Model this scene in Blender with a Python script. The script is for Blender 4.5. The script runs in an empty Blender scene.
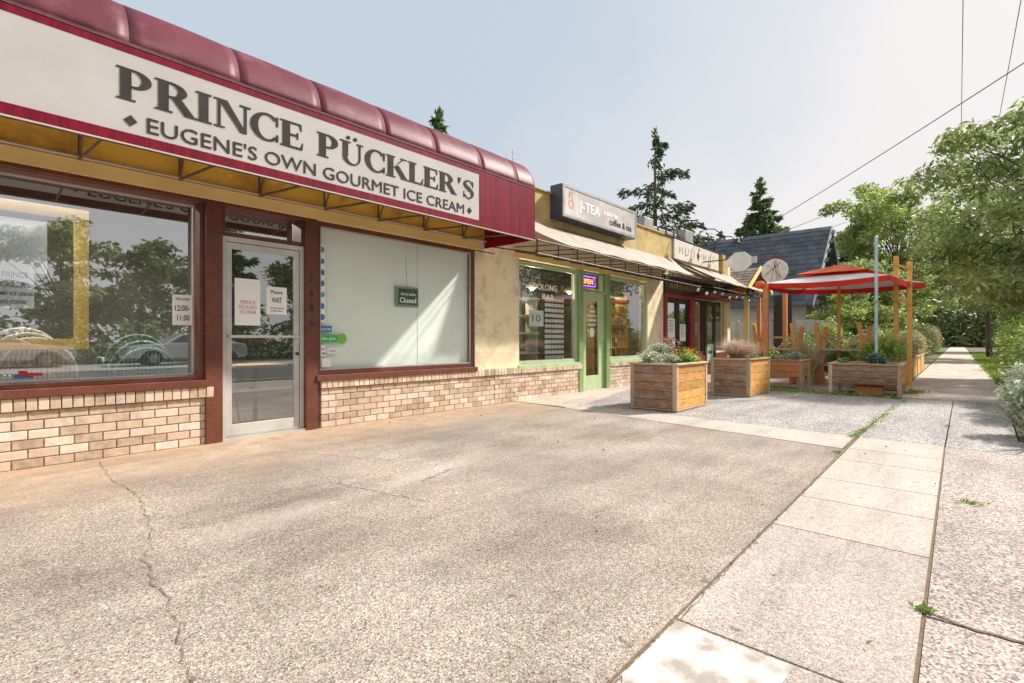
import bpy, math, random
import numpy as np
from mathutils import Vector, Matrix
random.seed(7); RNG = np.random.default_rng(7)
S = bpy.context.scene; COL = S.collection
R = math.radians
# ------------------------------------------------------------------ camera, light, exposure
cam = bpy.data.cameras.new('camera'); co = bpy.data.objects.new('camera', cam); COL.objects.link(co)
cam.sensor_width = 36; cam.lens = 36*500/1024; cam.clip_end = 2000; cam.clip_start = .05; cam.shift_y = 1.5/1024*-1
co.location = (0, 0, 1.13); co.rotation_euler = (R(90), 0, R(41.736-90)); S.camera = co
S.view_settings.view_transform = 'Standard'; S.view_settings.look = 'None'
S.view_settings.exposure = 1.2; S.view_settings.gamma = 1
SUN = Vector((1, -.55, .95)).normalized()
sl = bpy.data.lights.new('sun', 'SUN'); sl.energy = 3.0; sl.angle = R(2.5); sl.color = (1, .93, .84)
so = bpy.data.objects.new('sun', sl); COL.objects.link(so); so.rotation_euler = SUN.to_track_quat('Z', 'Y').to_euler()
w = bpy.data.worlds.new('World'); S.world = w; w.use_nodes = True
nt = w.node_tree; N = nt.nodes; L = nt.links; N.clear()
out = N.new('ShaderNodeOutputWorld'); bg = N.new('ShaderNodeBackground'); bg.inputs[1].default_value = .1
sk = N.new('ShaderNodeTexSky'); sk.sky_type = 'NISHITA'; sk.sun_disc = False
sk.sun_elevation = math.asin(SUN.z); sk.sun_rotation = math.atan2(SUN.x, SUN.y); sk.dust_density = 5; sk.air_density = 1.0
bh = N.new('ShaderNodeBackground'); bh.inputs[1].default_value = 1
tc = N.new('ShaderNodeTexCoord'); dt = N.new('ShaderNodeVectorMath'); dt.operation = 'DOT_PRODUCT'
blue = Vector((.25, .72, .62)).normalized(); dt.inputs[1].default_value = blue
L.new(tc.outputs['Generated'], dt.inputs[0])
nz = N.new('ShaderNodeTexNoise'); nz.inputs['Scale'].default_value = 2.2; nz.inputs['Detail'].default_value = 4
L.new(tc.outputs['Generated'], nz.inputs['Vector'])
ad = N.new('ShaderNodeMath'); ad.operation = 'MULTIPLY_ADD'; ad.inputs[1].default_value = .3
L.new(nz.outputs[0], ad.inputs[0]); L.new(dt.outputs['Value'], ad.inputs[2])
cr = N.new('ShaderNodeValToRGB'); L.new(ad.outputs[0], cr.inputs[0])
cr.color_ramp.elements[0].position = .72; cr.color_ramp.elements[0].color = (.385, .374, .374, 1)
cr.color_ramp.elements[1].position = 1.14; cr.color_ramp.elements[1].color = (.25, .285, .33, 1)
L.new(cr.outputs[0], bh.inputs[0]); L.new(sk.outputs[0], bg.inputs[0])
mx = N.new('ShaderNodeMixShader'); mx.inputs[0].default_value = .975
L.new(bg.outputs[0], mx.inputs[1]); L.new(bh.outputs[0], mx.inputs[2]); L.new(mx.outputs[0], out.inputs[0])

# ------------------------------------------------------------------ materials
def _m(name):
    m = bpy.data.materials.new(name); m.use_nodes = True
    n = m.node_tree.nodes; b = n['Principled BSDF']; return m, n, m.node_tree.links, b
def ramp(n, stops):
    r = n.new('ShaderNodeValToRGB'); e = r.color_ramp.elements
    while len(e) < len(stops): e.new(.5)
    for i, (p, c) in enumerate(stops): e[i].position = p; e[i].color = (*c[:3], 1)
    return r
def pos(n, l, scale=(1, 1, 1), obj=False):
    g = n.new('ShaderNodeTexCoord') if obj else n.new('ShaderNodeNewGeometry')
    mp = n.new('ShaderNodeMapping'); mp.inputs['Scale'].default_value = scale
    l.new(g.outputs['Object' if obj else 'Position'], mp.inputs[0]); return mp.outputs[0]
def noise(n, l, vec, sc, det=4, rough=.55):
    t = n.new('ShaderNodeTexNoise'); t.inputs['Scale'].default_value = sc; t.inputs['Detail'].default_value = det
    t.inputs['Roughness'].default_value = rough; l.new(vec, t.inputs['Vector']); return t.outputs[0]
def mixc(n, l, f, a, b, mode='MIX'):
    x = n.new('ShaderNodeMix'); x.data_type = 'RGBA'; x.blend_type = mode
    if isinstance(f, (int, float)): x.inputs[0].default_value = f
    else: l.new(f, x.inputs[0])
    for s, v in ((6, a), (7, b)):
        if isinstance(v, tuple): x.inputs[s].default_value = (*v[:3], 1)
        else: l.new(v, x.inputs[s])
    return x.outputs[2]
def bump(n, l, b, h, st, dist=.01):
    u = n.new('ShaderNodeBump'); u.inputs['Strength'].default_value = st; u.inputs['Distance'].default_value = dist
    l.new(h, u.inputs['Height']); l.new(u.outputs[0], b.inputs['Normal'])
def pm(name, c1, c2=None, sc=3, rough=.7, metal=0, bs=.15, bsc=60, lo=.35, hi=.65, stretch=(1, 1, 1), rnd=0, trans=0, spec=None, dirt=None):
    m, n, l, b = _m(name); c2 = c2 or tuple(x*.8 for x in c1)
    v = pos(n, l, stretch)
    r = ramp(n, [(lo, c1), (hi, c2)]); l.new(noise(n, l, v, sc, 6), r.inputs[0]); c = r.outputs[0]
    if rnd:
        a = n.new('ShaderNodeAttribute'); a.attribute_name = 'rnd'
        mr = n.new('ShaderNodeMapRange'); mr.inputs[3].default_value = 1-rnd; mr.inputs[4].default_value = 1+rnd
        l.new(a.outputs['Fac'], mr.inputs[0])
        hs = n.new('ShaderNodeHueSaturation'); l.new(mr.outputs[0], hs.inputs['Value']); l.new(c, hs.inputs['Color']); c = hs.outputs[0]
    if dirt:
        dr = ramp(n, [(.5, (0, 0, 0)), (.72, (1, 1, 1))]); l.new(noise(n, l, v, dirt[1], 8, .65), dr.inputs[0])
        c = mixc(n, l, dr.outputs[0], c, dirt[0])
    l.new(c, b.inputs['Base Color'])
    b.inputs['Roughness'].default_value = rough; b.inputs['Metallic'].default_value = metal
    if spec is not None: b.inputs['Specular IOR Level'].default_value = spec
    if bs: bump(n, l, b, noise(n, l, v, bsc, 4), bs)
    if trans:
        o = n['Material Output']; t = n.new('ShaderNodeBsdfTranslucent'); l.new(c, t.inputs[0])
        x = n.new('ShaderNodeMixShader'); x.inputs[0].default_value = trans
        l.new(b.outputs[0], x.inputs[1]); l.new(t.outputs[0], x.inputs[2]); l.new(x.outputs[0], o.inputs[0])
    return m
def leafm(name, dark, light, tr=.35):
    m, n, l, b = _m(name)
    a = n.new('ShaderNodeAttribute'); a.attribute_name = 'rnd'
    r = ramp(n, [(0, dark), (.6, tuple((x+y)/2 for x, y in zip(dark, light))), (1, light)]); l.new(a.outputs['Fac'], r.inputs[0])
    l.new(r.outputs[0], b.inputs['Base Color']); b.inputs['Roughness'].default_value = .5
    t = n.new('ShaderNodeBsdfTranslucent'); l.new(r.outputs[0], t.inputs[0])
    x = n.new('ShaderNodeMixShader'); x.inputs[0].default_value = tr
    l.new(b.outputs[0], x.inputs[1]); l.new(t.outputs[0], x.inputs[2]); l.new(x.outputs[0], n['Material Output'].inputs[0])
    return m
def aggregate(name, cols, tint1, tint2, sc=85, bs=.5, edge=None, stain=(.16, .15, .14), stain_lo=.56):
    """exposed aggregate concrete: pebbles, large patches, stains; edge = tan smoother mortar near the shopfront"""
    m, n, l, b = _m(name); v = pos(n, l)
    vo = n.new('ShaderNodeTexVoronoi'); vo.inputs['Scale'].default_value = sc; l.new(v, vo.inputs['Vector'])
    sp = n.new('ShaderNodeSeparateColor'); l.new(vo.outputs['Color'], sp.inputs[0])
    r = ramp(n, cols); l.new(sp.outputs[0], r.inputs[0])
    v2 = n.new('ShaderNodeTexVoronoi'); v2.inputs['Scale'].default_value = sc*.37; l.new(v, v2.inputs['Vector'])
    s2 = n.new('ShaderNodeSeparateColor'); l.new(v2.outputs['Color'], s2.inputs[0])
    r2 = ramp(n, [(0, (.45, .42, .4)), (.25, (.85, .83, .8)), (.8, (1.1, 1.08, 1.05)), (1, (1.45, 1.42, 1.4))]); l.new(s2.outputs[1], r2.inputs[0])
    c = mixc(n, l, .42, r.outputs[0], r2.outputs[0], 'MULTIPLY')
    big = noise(n, l, v, .9, 6, .6); rb = ramp(n, [(.33, tint1), (.68, tint2)]); l.new(big, rb.inputs[0])
    c = mixc(n, l, .9, c, rb.outputs[0], 'MULTIPLY')
    wv = ramp(n, [(.40, (.66, .66, .68)), (.5, (1, 1, 1)), (.62, (1.16, 1.15, 1.13))]); mp_ = n.new('ShaderNodeMapping'); mp_.inputs['Rotation'].default_value = (0, 0, .9); mp_.inputs['Scale'].default_value = (.5, 2.6, 1)
    l.new(v, mp_.inputs[0]); l.new(noise(n, l, mp_.outputs[0], 1.1, 7, .62), wv.inputs[0]); c = mixc(n, l, .45, c, wv.outputs[0], 'MULTIPLY')
    st = ramp(n, [(stain_lo, (0, 0, 0)), (stain_lo+.2, (.55, .55, .55))]); l.new(noise(n, l, v, .55, 8, .7), st.inputs[0])
    c = mixc(n, l, st.outputs[0], c, stain)
    sp2 = ramp(n, [(.70, (0, 0, 0)), (.74, (.7, .7, .7))]); l.new(noise(n, l, v, 7, 3, .5), sp2.inputs[0])
    c = mixc(n, l, sp2.outputs[0], c, (.10, .09, .08))
    gr = ramp(n, [(.36, (.62, .6, .58)), (.5, (1, 1, 1)), (.64, (1.2, 1.2, 1.2))]); l.new(noise(n, l, v, sc*.5, 3, .7), gr.inputs[0]); c = mixc(n, l, .75, c, gr.outputs[0], 'MULTIPLY')
    if edge:
        sx = n.new('ShaderNodeSeparateXYZ'); l.new(v, sx.inputs[0])
        ma = n.new('ShaderNodeMath'); ma.operation = 'MULTIPLY_ADD'; ma.inputs[1].default_value = 1.9
        l.new(noise(n, l, v, 1.3, 6, .65), ma.inputs[0]); l.new(sx.outputs[1], ma.inputs[2])
        er = ramp(n, [(0, (0, 0, 0)), (1, (1, 1, 1))])
        mr = n.new('ShaderNodeMapRange'); mr.inputs[1].default_value = edge[1]; mr.inputs[2].default_value = edge[2]
        mr.inputs[4].default_value = .85; l.new(ma.outputs[0], mr.inputs[0])
        e2 = ramp(n, [(.35, edge[0]), (.65, tuple(x*.62 for x in edge[0]))]); l.new(noise(n, l, v, 5, 8, .7), e2.inputs[0])
        c = mixc(n, l, mr.outputs[0], c, e2.outputs[0])
        for cx, cy, hx, hy, col, amt in ((4.6, 4.75, 2.3, .5, (.17, .17, .18), .75), (6.0, 4.2, 1.0, .9, (.2, .19, .18), .45), (3.2, 2.5, 1.3, .9, (.2, .18, .165), .5), (1.9, 4.4, 1.0, .6, (.26, .2, .15), .5), (1.4, 3.2, .7, .25, (.75, .69, .62), .45), (2.8, 3.4, 1.1, .2, (.75, .7, .64), .45), (.5, 5.0, 1.3, .5, (.36, .26, .17), .5)):
            vm = n.new('ShaderNodeMapping'); vm.vector_type = 'TEXTURE'; vm.inputs['Location'].default_value = (cx, cy, 0); vm.inputs['Rotation'].default_value = (0, 0, .1*cx); vm.inputs['Scale'].default_value = (hx, hy, 1e6); l.new(v, vm.inputs[0])
            ln = n.new('ShaderNodeVectorMath'); ln.operation = 'LENGTH'; l.new(vm.outputs[0], ln.inputs[0])
            sm = n.new('ShaderNodeMath'); sm.operation = 'MULTIPLY_ADD'; sm.inputs[1].default_value = 2.2; l.new(noise(n, l, v, 2.6, 8, .7), sm.inputs[0]); l.new(ln.outputs['Value'], sm.inputs[2])
            mq = n.new('ShaderNodeMapRange'); mq.inputs[1].default_value = 2.15; mq.inputs[2].default_value = 1.05; mq.inputs[4].default_value = amt; l.new(sm.outputs[0], mq.inputs[0])
            c = mixc(n, l, mq.outputs[0], c, mixc(n, l, .5, c, col))
    l.new(c, b.inputs['Base Color']); b.inputs['Roughness'].default_value = .88
    bump(n, l, b, vo.outputs['Distance'], bs*.7, .005)
    return m
def glassm(name, base=.17, tint=(.86, .9, .9)):
    m, n, l, b = _m(name); n.remove(b)
    t = n.new('ShaderNodeBsdfTransparent'); t.inputs[0].default_value = (*tint, 1)
    g = n.new('ShaderNodeBsdfGlossy'); g.inputs['Roughness'].default_value = 0; g.inputs[0].default_value = (.95, .97, 1, 1)
    f = n.new('ShaderNodeFresnel'); f.inputs[0].default_value = 1.5
    a = n.new('ShaderNodeMath'); a.operation = 'MULTIPLY_ADD'; a.inputs[1].default_value = 1.2; a.inputs[2].default_value = base; a.use_clamp = True
    l.new(f.outputs[0], a.inputs[0])
    ge = n.new('ShaderNodeNewGeometry'); fb = n.new('ShaderNodeMath'); fb.operation = 'SUBTRACT'; fb.inputs[0].default_value = 1; l.new(ge.outputs['Backfacing'], fb.inputs[1])
    a2 = n.new('ShaderNodeMath'); a2.operation = 'MULTIPLY'; l.new(a.outputs[0], a2.inputs[0]); l.new(fb.outputs[0], a2.inputs[1]); a = a2
    v = pos(n, l); bu = n.new('ShaderNodeBump'); bu.inputs['Strength'].default_value = .02; bu.inputs['Distance'].default_value = .02
    l.new(noise(n, l, v, 1.2, 1), bu.inputs['Height']); l.new(bu.outputs[0], g.inputs['Normal'])
    x = n.new('ShaderNodeMixShader'); l.new(a.outputs[0], x.inputs[0]); l.new(t.outputs[0], x.inputs[1]); l.new(g.outputs[0], x.inputs[2])
    l.new(x.outputs[0], n['Material Output'].inputs[0]); return m
def emis(name, c, s):
    m, n, l, b = _m(name); b.inputs['Base Color'].default_value = (*c, 1)
    b.inputs['Emission Color'].default_value = (*c, 1); b.inputs['Emission Strength'].default_value = s; return m
def brickm(name, stops):
    m, n, l, b = _m(name); v = pos(n, l)
    a_ = n.new('ShaderNodeAttribute'); a_.attribute_name = 'rnd'; a = n.new('ShaderNodeMapRange'); a.inputs[3].default_value = .1; a.inputs[4].default_value = .9; l.new(a_.outputs['Fac'], a.inputs[0])
    ad = n.new('ShaderNodeMath'); ad.operation = 'MULTIPLY_ADD'; ad.inputs[1].default_value = 1.3; ad.inputs[2].default_value = -.65
    l.new(noise(n, l, v, 14, 6, .7), ad.inputs[0])
    s = n.new('ShaderNodeMath'); s.operation = 'ADD'; l.new(ad.outputs[0], s.inputs[0]); l.new(a.outputs[0], s.inputs[1])
    r = ramp(n, stops); l.new(s.outputs[0], r.inputs[0])
    d = ramp(n, [(.55, (0, 0, 0)), (.75, (.75, .75, .75))]); l.new(noise(n, l, v, 1.7, 8, .65), d.inputs[0])
    c = mixc(n, l, d.outputs[0], r.outputs[0], (.2, .17, .13))
    l.new(c, b.inputs['Base Color']); b.inputs['Roughness'].default_value = .85
    bump(n, l, b, noise(n, l, v, 90, 5, .7), .5, .004); return m
def woodm(name, c1, c2, stain, ax='h', amt=.5, lo=.48):
    m, n, l, b = _m(name); st = (1.2, 1.2, 16) if ax == 'h' else (14, 14, 1)
    v = pos(n, l, st); v1 = pos(n, l)
    r = ramp(n, [(.28, c1), (.7, c2)]); l.new(noise(n, l, v, 4, 8, .65), r.inputs[0])
    a = n.new('ShaderNodeAttribute'); a.attribute_name = 'rnd'
    mr = n.new('ShaderNodeMapRange'); mr.inputs[3].default_value = .7; mr.inputs[4].default_value = 1.25; l.new(a.outputs['Fac'], mr.inputs[0])
    hs = n.new('ShaderNodeHueSaturation'); l.new(mr.outputs[0], hs.inputs['Value']); l.new(r.outputs[0], hs.inputs['Color'])
    d = ramp(n, [(lo, (0, 0, 0)), (lo+.2, (amt,)*3)]); l.new(noise(n, l, pos(n, l, (1, 1, 2.4)), 5.5, 8, .7), d.inputs[0])
    c = mixc(n, l, d.outputs[0], hs.outputs[0], stain)
    l.new(c, b.inputs['Base Color']); b.inputs['Roughness'].default_value = .75
    bump(n, l, b, noise(n, l, v, 12, 6, .6), .35, .006); return m

M = {}
M['apron'] = aggregate('exposed_aggregate', [(0, (.10, .085, .075)), (.18, (.26, .228, .2)), (.55, (.385, .345, .308)), (.85, (.50, .455, .415)), (1, (.68, .64, .59))],
                       (1.14, 1.06, .99), (.60, .54, .49), sc=180, stain_lo=.54, stain=(.2, .19, .185), edge=((.56, .40, .26), 5.4, 7.1))
M['slab'] = aggregate('sidewalk_aggregate', [(0, (.28, .245, .22)), (.25, (.42, .375, .345)), (.7, (.50, .455, .425)), (1, (.66, .62, .585))], (1, .96, .93), (.74, .7, .67), sc=200, stain_lo=.62)
M['slab2'] = aggregate('roadside_aggregate', [(0, (.12, .1, .09)), (.3, (.36, .31, .285)), (.7, (.54, .48, .445)), (1, (.75, .69, .65))], (1, .95, .92), (.72, .68, .66), sc=120, stain_lo=.58)
M['smooth'] = aggregate('smooth_concrete', [(0, (.44, .4, .365)), (.5, (.52, .475, .435)), (1, (.6, .55, .51))], (1.02, .98, .94), (.84, .8, .75), sc=220, bs=.12, stain_lo=.66, stain=(.3, .26, .22))
M['grey'] = aggregate('grey_aggregate', [(0, (.12, .12, .12)), (.3, (.3, .29, .285)), (.7, (.45, .43, .42)), (1, (.74, .72, .7))], (1, .98, .97), (.7, .69, .69), stain_lo=.6)
M['path'] = aggregate('path_concrete', [(0, (.52, .44, .39)), (.5, (.62, .54, .48)), (1, (.72, .64, .58))], (1, .95, .9), (.75, .7, .66), sc=120, bs=.2, stain_lo=.56)
M['asphalt'] = pm('asphalt', (.06, .06, .06), (.09, .09, .088), 2, .9, bs=.4, bsc=120)
M['soil'] = pm('soil', (.16, .12, .08), (.08, .06, .04), 5, .95, bs=.6, bsc=30)
M['yard'] = pm('yard_gravel', (.5, .42, .35), (.32, .26, .21), 5, .95, bs=.6, bsc=60)
M['lawn'] = pm('lawn', (.10, .15, .04), (.05, .09, .02), 8, .95, bs=.8, bsc=80)
M['crack'] = pm('crack_dark', (.13, .09, .06), (.2, .15, .09), 30, .95, bs=0)
M['patch'] = pm('patch_mortar', (.60, .56, .52), (.34, .3, .265), 7, .85, bs=.5, bsc=20, lo=.45, hi=.6)
M['mortar'] = pm('mortar', (.42, .35, .28), (.32, .26, .2), 20, .9)
M['brick'] = brickm('brick', [(0, (.36, .26, .185)), (.25, (.51, .38, .27)), (.5, (.60, .47, .355)), (.8, (.65, .54, .43)), (1, (.76, .68, .59))])
M['cream'] = pm('cream_stucco', (.88, .77, .53), (.82, .70, .46), 1.6, .85, bs=.3, bsc=70, dirt=((.56, .44, .28), 3))
M['glow_ochre'] = pm('ochre_awning_glow', (.98, .62, .09), (.92, .54, .07), 1.5, .7, bs=.2, bsc=60, dirt=((.5, .25, .05), 2.5))  # warm glow under the awning, put into the wall colour
M['yellow'] = pm('yellow_paint', (.88, .66, .26), (.8, .58, .22), 2, .7, bs=.2)
M['parapet'] = pm('yellow_stucco', (.55, .42, .18), (.42, .31, .12), 2.5, .85, bs=.5, bsc=50, dirt=((.28, .2, .09), 3))
M['brown'] = pm('brown_painted_wood', (.15, .042, .02), (.11, .03, .014), 4, .5, bs=.2, dirt=((.19, .07, .04), 30))
M['alu'] = pm('white_aluminium', (.62, .6, .56), (.5, .48, .45), 4, .4, .3, bs=.05)
M['glass'] = glassm('window_glass', .36, (.95, .97, .97)); M['glasst'] = glassm('tea_glass', .17, (.97, .98, .98)); M['glassd'] = glassm('door_glass', .26, (.6, .62, .62)); M['glassw'] = glassm('blind_glass', -.035, (.98, 1, .99))
M['red'] = pm('red_vinyl', (.30, .006, .03), (.19, .004, .02), 3, .5, bs=.08, bsc=6, stretch=(6, 6, .4), trans=.4, spec=.3, dirt=((.36, .015, .05), 4))
M['maroon'] = pm('maroon_vinyl', (.15, .022, .045), (.2, .04, .065), 2, .5, bs=.35, bsc=4, trans=.3, dirt=((.27, .11, .12), 2.5), spec=.5)
M['white'] = pm('sign_white', (.74, .72, .71), (.68, .66, .65), 2, .5, bs=.05, trans=.45)
M['ink'] = pm('sign_grey', (.04, .035, .034), (.055, .05, .048), 5, .7, bs=0, spec=.1)
M['steel'] = pm('rusty_tube', (.12, .07, .05), (.2, .14, .1), 9, .6, .3)
M['blackm'] = pm('black_metal', (.03, .028, .027), (.05, .045, .04), 8, .5, .4)
M['pipe'] = pm('pale_conduit', (.6, .52, .42), (.5, .42, .32), 8, .5)
M['green'] = pm('sage_paint', (.46, .60, .35), (.40, .54, .30), 3, .5, bs=.1, dirt=((.4, .45, .3), 6))
M['greend'] = pm('green_paint', (.26, .38, .16), (.21, .32, .13), 3, .5, bs=.1)
M['canvas'] = pm('beige_canvas', (.58, .49, .42), (.48, .40, .34), 2.5, .8, bs=.2, bsc=8, trans=.2, dirt=((.4, .3, .22), 5))
M['darkred'] = pm('dark_red_paint', (.28, .02, .03), (.2, .015, .02), 3, .45)
M['darkwood'] = pm('dark_brown_wood', (.08, .035, .02), (.05, .025, .015), 6, .5, stretch=(1, 1, 8))
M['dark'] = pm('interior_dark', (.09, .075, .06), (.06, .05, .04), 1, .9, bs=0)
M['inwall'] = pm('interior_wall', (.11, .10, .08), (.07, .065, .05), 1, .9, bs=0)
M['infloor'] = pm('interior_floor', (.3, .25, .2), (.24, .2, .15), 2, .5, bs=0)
M['blind'] = pm('white_blind', (.84, .88, .83), (.78, .81, .76), .7, .6, bs=.03, bsc=5)
M['ply'] = pm('pine_frame', (.85, .58, .2), (.75, .48, .14), 5, .5, stretch=(1, 1, 6))
M['paper'] = pm('white_paper', (.9, .9, .88), (.87, .87, .85), 5, .7, bs=0)
M['black'] = pm('black_ink', (.02, .02, .02), (.03, .03, .03), 5, .6, bs=0)
M['blueink'] = pm('blue_ink', (.05, .16, .42), (.07, .2, .45), 8, .5, bs=0); M['tealink'] = pm('teal_ink', (.06, .36, .33), (.08, .4, .38), 8, .5, bs=0)
M['redink'] = pm('red_ink', (.6, .04, .03), (.5, .03, .03), 8, .5, bs=0)
M['greenink'] = pm('green_ink', (.04, .42, .12), (.06, .5, .16), 8, .5, bs=0)
M['darkgreen'] = pm('dark_green_sign', (.025, .07, .045), (.04, .09, .05), 8, .5, bs=0)
M['pinkish'] = pm('pink_ink', (.7, .3, .26), (.6, .25, .2), 8, .5, bs=0)
M['woodo'] = woodm('cedar_sunlit_orange', (.42, .18, .03), (.80, .45, .12), (.26, .13, .05), amt=.7)  # planter cedar with the sunlit tone of the street face in its colour
M['woodw'] = woodm('cedar_shaded_weathered', (.13, .065, .03), (.38, .23, .12), (.36, .31, .26), amt=.85, lo=.46)  # shaded copy of the same cedar, plus grey weathered patches
M['woodt'] = woodm('cedar_trim', (.40, .28, .18), (.60, .45, .31), (.26, .2, .15), 'v', .6)
M['woodv'] = woodm('cedar_post', (.56, .28, .06), (.82, .48, .14), (.3, .2, .1), 'v', .4)
M['woodr'] = woodm('cedar_red', (.44, .15, .05), (.66, .30, .11), (.2, .12, .08), 'v', .4)
M['shingle'] = pm('slate_shingle', (.055, .07, .095), (.09, .11, .14), 3, .8, bs=.4, bsc=20, rnd=.3)
M['shake'] = pm('wood_shake', (.25, .21, .17), (.16, .13, .1), 6, .9, rnd=.3)
M['siding'] = pm('pale_siding', (.55, .54, .52), (.46, .45, .43), 2, .8, bs=.1)
M['orange'] = pm('orange_canvas', (.85, .22, .09), (.78, .18, .07), 3, .75, trans=.35)
M['redc'] = pm('red_canvas', (.8, .045, .02), (.7, .035, .02), 3, .75, trans=.3)
M['whitec'] = pm('white_canvas', (.82, .78, .78), (.74, .7, .7), 3, .75, trans=.3)
M['bluem'] = pm('pale_blue_pole', (.36, .54, .6), (.52, .64, .68), 12, .4, .3)
M['bark'] = pm('bark', (.09, .065, .045), (.15, .12, .09), 8, .95, bs=.8, bsc=20, stretch=(3, 3, .6))
M['duct'] = pm('grey_duct', (.36, .36, .36), (.26, .26, .27), 5, .5, .4)
M['cable'] = pm('black_cable', (.05, .05, .055), None, 5, .6, bs=0)
M['carp'] = pm('silver_paint', (.62, .66, .7), (.58, .62, .66), 2, .22, .55, bs=0)
M['tyre'] = pm('tyre', (.02, .02, .02), None, 5, .8)
M['cargl'] = pm('car_glass', (.02, .03, .03), None, 5, .08, bs=0)
M['rattan'] = pm('cream_rattan', (.66, .58, .46), (.56, .48, .37), 20, .5, bs=.3)
M['rattang'] = pm('green_rattan', (.13, .18, .15), (.18, .24, .2), 20, .45, bs=.3)
M['terra'] = pm('terracotta', (.45, .18, .08), None, 8, .8)
M['bulb'] = pm('frosted_bulb', (.75, .74, .7), None, 5, .2, bs=0)
M['lf_maple'] = leafm('maple_leaf', (0.12, 0.18, 0.04), (0.56, 0.66, 0.2), 0.5)
M['lf_big'] = leafm('broad_leaf', (0.09, 0.14, 0.04), (0.66, 0.74, 0.32), 0.5)
M['lf_fir'] = leafm('fir_needle', (0.04, 0.06, 0.03), (0.16, 0.21, 0.1), 0.2)
M['lf_cedar'] = leafm('cedar_spray', (0.05, 0.09, 0.03), (0.24, 0.34, 0.12), 0.3)
M['lf_blue'] = leafm('spruce_needle', (.03, .055, .05), (.09, .13, .11), .15)
M['lf_silver'] = leafm('silver_leaf', (0.2, 0.26, 0.15), (0.76, 0.8, 0.64), 0.35)
M['lf_bright'] = leafm('bright_leaf', (0.14, 0.26, 0.03), (0.6, 0.75, 0.18), 0.45)
M['lf_dry'] = leafm('dry_stem', (0.4, 0.28, 0.22), (0.85, 0.68, 0.56), 0.3)
M['lf_straw'] = leafm('straw_grass', (0.3, 0.26, 0.12), (0.76, 0.7, 0.44), 0.3)
M['lf_hedge'] = leafm('hedge_leaf', (0.12, 0.17, 0.05), (0.5, 0.58, 0.24), 0.45)
M['lf_rust'] = leafm('rusty_leaf', (0.22, 0.12, 0.06), (0.6, 0.42, 0.24), 0.3)
M['lf_weed'] = leafm('weed_leaf', (.12, .2, .02), (.4, .55, .1), .3)
M['fl_orange'] = leafm('orange_petal', (.6, .2, .02), (.8, .45, .04), .2)
M['fl_pink'] = leafm('pink_petal', (.5, .16, .2), (.7, .35, .38), .2)

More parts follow.
